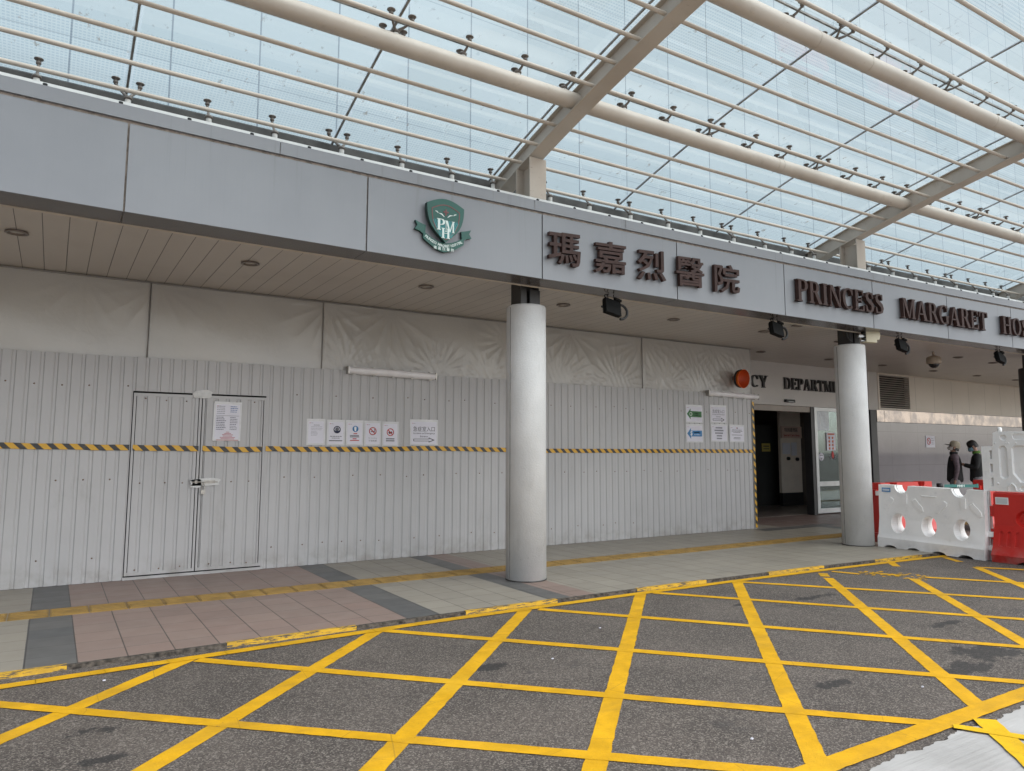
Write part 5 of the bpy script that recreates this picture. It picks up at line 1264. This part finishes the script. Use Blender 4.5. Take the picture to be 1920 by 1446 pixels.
for z0 in (.61, .29, .02):
    m = MB(); F2 = lambda s, t, z: F(s - .005, t, z); h = .145
    for a, b, c_, d in ((-.17, -.14, 0, h), (-.055, 0, 0, h), (-.14, -.055, 0, .035), (-.14, -.055, h - .035, h)):
        p, q = F2(a, -.04, z0 + c_), F2(b, .09, z0 + d); m.box((min(p.x, q.x), min(p.y, q.y), p.z), (max(p.x, q.x), max(p.y, q.y), q.z))
    m.build('lug', 'red_plastic', rb)
m = MB(); m.prism([(.03, .785), (.195, .785), (.195, .885), (.03, .885)], F(0, .116, 0), (0, -1, 0), (0, 0, 1), (-.006, 0, 0)); m.build('sticker_border', 'ink_white', rb)
m = MB(); m.prism([(.042, .797), (.183, .797), (.183, .873), (.042, .873)], F(0, .1221, 0), (0, -1, 0), (0, 0, 1), (-.002, 0, 0)); m.build('sticker', 'sticker_silver', rb)
lp = thing('link_pin', 'thin steel rod linking the white barrier to the red barrier at the right', 'rod', (11.33, 5.275, ZR))
m = MB(); m.tube([(11.33, 5.285, ZR), (11.33, 5.27, .93)], .013, 10); m.build('rod', 'galvanised', lp)
m = MB(); m.lathe([(0, 0), (.03, 0), (.03, .006), (.014, .01)], (11.33, 5.285, ZR), n=12); m.build('foot', 'galvanised', lp)
# moulded panel clipped on top
pn = thing('plastic_screen', 'off white moulded plastic screen standing on top of the red barrier', 'screen', (11.38, 4.4, .93))
PX, PT = 11.40, .07
G = lambda y, t, z: Vector((PX - t, y, z))
ol_ = [(5.33, .935), (5.325, 1.566), (5.17, 1.57), (5.165, 1.755), (5.115, 1.775), (3.35, 1.775), (3.35, .935)]
body = MB(); n = len(ol_); body.add([G(p[0], PT, p[1]) for p in ol_] + [G(p[0], -PT, p[1]) for p in ol_], [tuple(range(n)), tuple(range(2 * n - 1, n - 1, -1))] + [(i, n + i, n + (i + 1) % n, (i + 1) % n) for i in range(n)])
cut = MB()
def pocket(pl, depth, k=.02):
    cy = sum(p[0] for p in pl) / len(pl); cz = sum(p[1] for p in pl) / len(pl); q = len(pl)
    inn = [(p[0] + (cy - p[0]) * k / max(.02, abs(cy - p[0])) if abs(cy - p[0]) > .01 else p[0], p[1] + (cz - p[1]) * k / max(.02, abs(cz - p[1])) if abs(cz - p[1]) > .01 else p[1]) for p in pl]
    cut.add([G(p[0], PT - depth, p[1]) for p in inn] + [G(p[0], PT + .02, p[1]) for p in pl], [tuple(range(q)), tuple(range(2 * q - 1, q - 1, -1))] + [(i, q + i, q + (i + 1) % q, (i + 1) % q) for i in range(q)])
def rr(y0, y1, z0, z1, c=.025): return [(y0, z0 + c), (y0, z1 - c), (y0 - c, z1), (y1 + c, z1), (y1, z1 - c), (y1, z0 + c), (y1 + c, z0), (y0 - c, z0)]
pocket(rr(5.11, 4.985, 1.10, 1.585, .035), .03); pocket([(4.945, 1.18), (4.945, 1.55), (4.91, 1.585), (4.05, 1.585), (4.02, 1.55), (4.02, 1.18), (4.10, 1.06), (4.86, 1.06)], .03)
pocket(rr(5.08, 4.985, 1.645, 1.735), .03, .012); pocket(rr(4.92, 4.3, 1.655, 1.745, .02), .012, .01); pocket(rr(4.87, 4.55, .95, 1.02, .02), .02, .01)
for z0 in (1.385, 1.195, 1.0): pocket(rr(5.225, 5.185, z0, z0 + .125, .006), .05, .006)
pocket([(3.95, 1.18), (3.95, 1.55), (3.92, 1.585), (3.42, 1.585), (3.42, 1.08), (3.9, 1.08)], .03)
o = carve(body, [cut], .008); bake(o, 'panel_shell', 'grey_plastic', pn, harden=True)
m = MB(); m.lathe([(0, 0), (.030, 0), (.028, .05), (.02, .062), (0, .064)], (PX - .02, 5.09, 1.772), n=14); m.build('locating_pin', 'grey_plastic', pn)
m = MB()
for yy_ in (5.135, 5.0, 4.965, 4.87): m.lathe([(0, 0), (.012, 0), (.010, .008), (0, .01)], G(yy_, PT, 1.61), (-1, 0, 0), 10)
m.lathe([(0, 0), (.016, 0), (.013, .012), (0, .014)], G(5.13, PT, 1.045), (-1, 0, 0), 10)
m.build('rivet', 'grey_plastic', pn)
m = MB(); m.tube([G(5.01, PT + .004, .945), G(4.99, PT + .006, 1.02), G(4.955, PT + .006, 1.05), G(4.92, PT + .006, 1.02), G(4.90, PT + .004, .945)], .012, 8); m.build('arch_rib', 'grey_plastic', pn)
# belt post with a retractable green belt
bp = thing('belt_stanchion', 'stanchion with a green retractable belt lettered PMH stretched behind the white barrier', 'stanchion', (13.45, 7.05, 0))
m = MB(); m.lathe([(0, 0), (.16, 0), (.16, .012), (.05, .03), (.032, .05), (.032, .84), (0, .84)], (13.45, 7.05, 0), n=24); m.build('post', 'black_metal', bp)
m = MB(); m.lathe([(0, .84), (.05, .84), (.052, .86), (.052, .915), (.04, .925), (0, .925)], (13.45, 7.05, 0), n=24); m.build('belt_head', 'black_plastic', bp)
m = MB(); m.obox((13.93, 6.93, .872), (.46, -.05, -.008), (0, .0015, 0), (0, 0, .027)); m.obox((14.41, 6.885, .865), (.03, -.002, 0), (0, .01, 0), (0, 0, .034)); b_ = m.build('belt', 'belt_green', bp)
m = MB(); fit_text(m, 'PMH', 13.93, .872, .20, .042, lambda a, b: (a, 6.9275 - (a - 13.93) * .11, b), Vector((1, -.11, 0)).normalized(), (0, -1, 0), .001, 0, .012); m.build('belt_lettering', 'emblem_light', b_)
# ------------------------------------------------------------------ people in the queue
def skin_mesh(chains, levels=2):               # chains: lists of (point, radius); first chain holds the root
    vs, es, rs = [], [], []; idx = {}
    def vid(p, r):
        k = tuple(round(c, 4) for c in p)
        if k not in idx: idx[k] = len(vs); vs.append(Vector(p)); rs.append(r)
        return idx[k]
    for ch in chains:
        prev = None
        for p, r in ch:
            i = vid(p, r)
            if prev is not None and prev != i: es.append((prev, i))
            prev = i
    me = bpy.data.meshes.new('tmp'); me.from_pydata(vs, es, []); o = bpy.data.objects.new('tmp', me); COL.objects.link(o)
    md = o.modifiers.new('skin', 'SKIN'); md.use_smooth_shade = True; md.branch_smoothing = .6
    lay = me.skin_vertices[0].data if me.skin_vertices else None
    for i, r in enumerate(rs):
        rr_ = r if isinstance(r, tuple) else (r, r); lay[i].radius = rr_
    lay[0].use_root = True
    sb = o.modifiers.new('sub', 'SUBSURF'); sb.levels = levels; sb.render_levels = levels
    return o
def person(base, face, label, head_pitch, outfit, arms, h=1.70):
    base = Vector(base); f = Vector((face[0], face[1], 0)).normalized(); l = Vector((-f.y, f.x, 0)); k = h / 1.72   # f forward, l to the person's left
    W = lambda a, b, c: base + f * (a * k) + l * (b * k) + Vector((0, 0, c * k))
    t = thing('person', label, 'person', base)
    hp = radians(head_pitch)
    def Hd_(a, b, c):                          # head frame: pivot at the neck top
        ca, sa = cos(hp), sin(hp); return W(a * ca - c * sa + .02, b, 1.50 + a * sa + c * ca)
    # --- body: one surface grown from a skeleton, the head with brow, nose, mouth and chin, ears, hands with fingers
    ch = [[(W(0, 0, .95), .125), (W(0, 0, 1.10), .115), (W(-.01, 0, 1.26), .130), (W(-.01, 0, 1.38), .105), (W(.0, 0, 1.45), .062), (Hd_(0, 0, .02), .055), (Hd_(.0, 0, .085), .086), (Hd_(-.005, 0, .15), .098), (Hd_(-.01, 0, .205), .070)]]
    for s in (1, -1):
        ch.append([(W(0, 0, .95), .125), (W(.0, .095 * s, .88), .092), (W(.01, .10 * s, .50), .056), (W(-.03, .10 * s, .30), .052), (W(-.04, .10 * s, .09), .036), (W(.06, .11 * s, .045), .036), (W(.15, .12 * s, .035), .026)])
    o_arm = []
    for s, (el, wr) in zip((1, -1), arms):
        sh = W(-.01, .185 * s, 1.385); E1 = W(*el); Wr = W(*wr)
        hd = (Wr - E1).normalized(); palm = Wr + hd * .085 * k
        ch.append([(W(-.01, 0, 1.38), .105), (W(-.01, .11 * s, 1.395), .072), (sh, .056), (E1, .041), (Wr, .028), (palm, .033)])
        side = hd.cross(Vector((0, 0, 1))); side = side.normalized() if side.length > .05 else f
        up_ = side.cross(hd)
        for q, (off, ln) in enumerate(((-.030, .062), (-.010, .076), (.010, .082), (.029, .072))):
            r0 = palm + hd * .022 + side * off; m1 = r0 + hd * ln * .5 - up_ * .012; ch.append([(palm, .033), (r0, .0105), (m1, .0095), (m1 + hd * ln * .42 - up_ * .026, .0075)])
        ch.append([(palm, .033), (palm + side * (-.034) - hd * .035, .012), (palm + side * (-.052) + hd * .005 - up_ * .01, .010), (palm + side * (-.050) + hd * .035 - up_ * .02, .008)])
        o_arm.append((sh, E1, Wr))
    bd = bake(skin_mesh(ch), 'body', 'skin', t, angle=180)
    # face features belong to the head surface: nose, brow, ears and mouth as small closed forms sunk into it, eyes
    m = MB()
    m.lathe([(0, -.03), (.012, -.022), (.017, .0), (.012, .014), (0, .02)], Hd_(.098, 0, .085), (Hd_(.2, 0, .03) - Hd_(.1, 0, .085)), 10)
    for s in (1, -1): m.obox(Hd_(-.012, .092 * s, .095), (Hd_(.018, 0, 0) - Hd_(0, 0, 0)), l * .009, (Hd_(0, 0, .030) - Hd_(0, 0, 0)))
    m.build('face_features', 'skin', t)
    m = MB()
    for s in (1, -1): m.lathe([(0, -.012), (.011, 0), (0, .010)], Hd_(.084, .034 * s, .112), f, 10); m.obox(Hd_(.088, .034 * s, .132), l * .019, f * .004, (0, 0, .004))
    m.build('eyes', 'near_black', t)
    # --- clothes
    tr = [[(W(0, 0, 1.0), (.15, .165)), (W(0, .0, .90), (.15, .17))]]
    for s in (1, -1): tr.append([(W(0, 0, .90), (.15, .17)), (W(.0, .097 * s, .82), .125), (W(.01, .10 * s, .50), .088), (W(-.03, .10 * s, .28), .068), (W(-.035, .10 * s, .10), .062)])
    bake(skin_mesh(tr), 'trousers', outfit['trousers'], t, angle=180)
    for s in (1, -1):
        m = MB(); m.tube([W(-.09, .10 * s, .045), W(.0, .10 * s, .055), (W(.10, .115 * s, .045)), W(.17, .125 * s, .03)], [.038, .048, .044, .03], 12); m.build('shoe', 'shoe_black', t)
    top = [[(W(0, 0, .76), (.165, .18)), (W(0, 0, .88), (.160, .175)), (W(0, 0, .98), (.150, .165)), (W(0, 0, 1.14), (.145, .160)), (W(-.012, 0, 1.28), (.150, .170)), (W(-.012, 0, 1.385), .118), (W(-.005, 0, 1.46), .075)]]
    sl = []
    for s, (sh, E1, Wr) in zip((1, -1), o_arm):
        sl.append([(W(-.012, 0, 1.385), .116), (W(-.01, .12 * s, 1.39), .088), (sh, .078), ((sh + E1) / 2, .064), (E1, .058), (E1 * .45 + Wr * .55, .050), (E1 * .12 + Wr * .88, .044)] + ([(E1 * -.02 + Wr * 1.02, .040)] if outfit['kind'] == 'vest' else []))
    if outfit['kind'] == 'vest':
        bake(skin_mesh([[(W(0, 0, 1.10), .13), (W(-.012, 0, 1.30), .14), (W(-.012, 0, 1.385), .116)]] + sl), 'shirt', 'shirt_mauve', t, angle=180)
        vt = [[(p, tuple(x * 1.05 for x in (r if isinstance(r, tuple) else (r, r)))) for p, r in top[0]]]
        for s in (1, -1): vt.append([(W(-.012, 0, 1.385), .12), (W(-.012, .10 * s, 1.40), .092), (W(-.012, .155 * s, 1.385), .082)])
        bake(skin_mesh(vt), 'vest', 'vest_black', t, angle=180)
        m = MB(); m.lathe([(.078, -.04), (.085, .0), (.080, .035), (.070, .035), (.072, -.03)], W(-.0, 0, 1.465), (0, 0, 1), 20); m.build('vest_collar', 'vest_black', t)
    else:
        bake(skin_mesh(top + sl), 'jacket', 'jacket_grey', t, angle=180)
        m = MB(); m.lathe([(.082, -.03), (.086, .0), (.075, .032), (.066, .032), (.07, -.02)], W(.0, 0, 1.468), Vector(f * .18) + Vector((0, 0, 1)), 20); m.build('collar', 'collar_green', t)
    # --- face mask
    m = MB(); vs = []; nu, nv = 10, 6
    for i in range(nu + 1):
        a = -1.35 + 2.7 * i / nu
        for j in range(nv + 1):
            c = .02 + .085 * j / nv; r_ = .104 + .022 * sin(pi * j / nv) * cos(a)
            vs.append(Hd_(r_ * cos(a) - .002, r_ * .96 * sin(a), c))
    m.add(vs, [(i * (nv + 1) + j, i * (nv + 1) + j + 1, (i + 1) * (nv + 1) + j + 1, (i + 1) * (nv + 1) + j) for i in range(nu) for j in range(nv)], 0, True); m.build('face_mask', outfit['mask'], t)
    # --- hair or cap: a shell over the skull
    def shell(r, z0, z1, mat, name, front=0, taper=1.0, jit=0, hx=-.012, side=0):
        m = MB(); vs = []; nu, nv = 24, 7
        for j in range(nv + 1):
            e = j / nv
            for i in range(nu):
                a = 2 * pi * i / nu; fr = max(0, cos(a)); zlow = z0 + front * fr ** 1.5 + side * abs(sin(a)) ** 3 * (1 if cos(a) > -.5 else .6)
                zz = zlow + (z1 - zlow) * sin(e * pi / 2); rad = r * cos(e * pi / 2 * .97) ** .62 * (1 - .10 * (1 - e) ** 3)
                jr = 1 + jit * (sin(i * 2.7 + j * 1.9) * .5 + sin(i * 5.1 + j * 3.3) * .5)
                vs.append(Hd_(hx + rad * 1.04 * cos(a) * jr, rad * .90 * sin(a) * jr, zz))
        m.add(vs, [(j * nu + i, j * nu + (i + 1) % nu, (j + 1) * nu + (i + 1) % nu, (j + 1) * nu + i) for j in range(nv) for i in range(nu)], 0, True); m.add(vs[-nu:], [tuple(range(nu))], 0, True)
        return m.build(name, mat, t)
    if outfit['cap']:
        shell(.112, .045, .12, 'hair_black', 'hair', .09)
        cp = shell(.118, .105, .262, 'cap_beige', 'cap', .03)
        m = MB(); vs = []
        for i in range(13):
            a = -.95 + 1.9 * i / 12; ext = .085 * max(.1, cos(a)) ** .8
            for rr_, dz in ((.115, .0), (.118 + ext, -.016)):
                for th in (.004, -.004): vs.append(Hd_(-.012 + rr_ * cos(a) * 1.03, rr_ * .86 * sin(a), .142 + dz + th))
        m.add(vs, [f_ for i in range(12) for f_ in ((4 * i, 4 * i + 2, 4 * i + 6, 4 * i + 4), (4 * i + 1, 4 * i + 5, 4 * i + 7, 4 * i + 3), (4 * i + 2, 4 * i + 3, 4 * i + 7, 4 * i + 6))], 0, True); m.build('brim', 'cap_dark', cp)
    else:
        shell(.110, .06, .258, 'hair_black', 'hair', .075, jit=.07, hx=-.016, side=.01)
        m = MB()
        for s in (1, -1): m.tube([Hd_(.098 + .0, .034 * s + .022 * cos(2 * pi * i / 10), .11 + .018 * sin(2 * pi * i / 10)) for i in range(11)], .0022, 6); m.tube([Hd_(.096, .056 * s, .115), Hd_(.0, .094 * s, .118)], .002, 6)
        m.build('glasses', 'near_black', t)
    return t, W
p1, W1 = person((17.72, 8.93, 0), (-.52, .855), 'man in beige cap and black vest with mauve sleeves, head tilted up', 16,
    dict(kind='vest', trousers='trousers_grey', mask='mask_white', cap=True), (((-.04, .235, 1.11), (.02, .24, .84)), ((-.06, -.235, 1.11), (-.01, -.24, .84))), 1.70)
p2, W2 = person((18.02, 8.58, 0), (-.50, .866), 'man in dark jacket and blue mask looking down at his phone', -26,
    dict(kind='jacket', trousers='trousers_grey', mask='mask_blue', cap=False), (((.03, .22, 1.11), (.29, .09, 1.20)), ((.03, -.22, 1.11), (.29, -.07, 1.19))), 1.72)
ph = thing('phone', 'black phone held in both hands by the man in the dark jacket', 'phone', W2(.40, 0, 1.16))
m = MB(); a_ = Vector((-.50, .866, 0)).normalized(); s_ = Vector((-a_.y, a_.x, 0)); m.obox(W2(.40, .01, 1.255), s_ * .037, (a_ * .05 + Vector((0, 0, .055))), (a_ * .0032 - Vector((0, 0, .003)))); m.build('case', 'phone_black', ph)
m = MB(); m.obox(W2(.40, .01, 1.255) - a_ * .0042 + Vector((0, 0, .0042)), s_ * .033, (a_ * .046 + Vector((0, 0, .051))), (a_ * .0008 - Vector((0, 0, .0008)))); m.build('screen', 'dome_dark', ph)
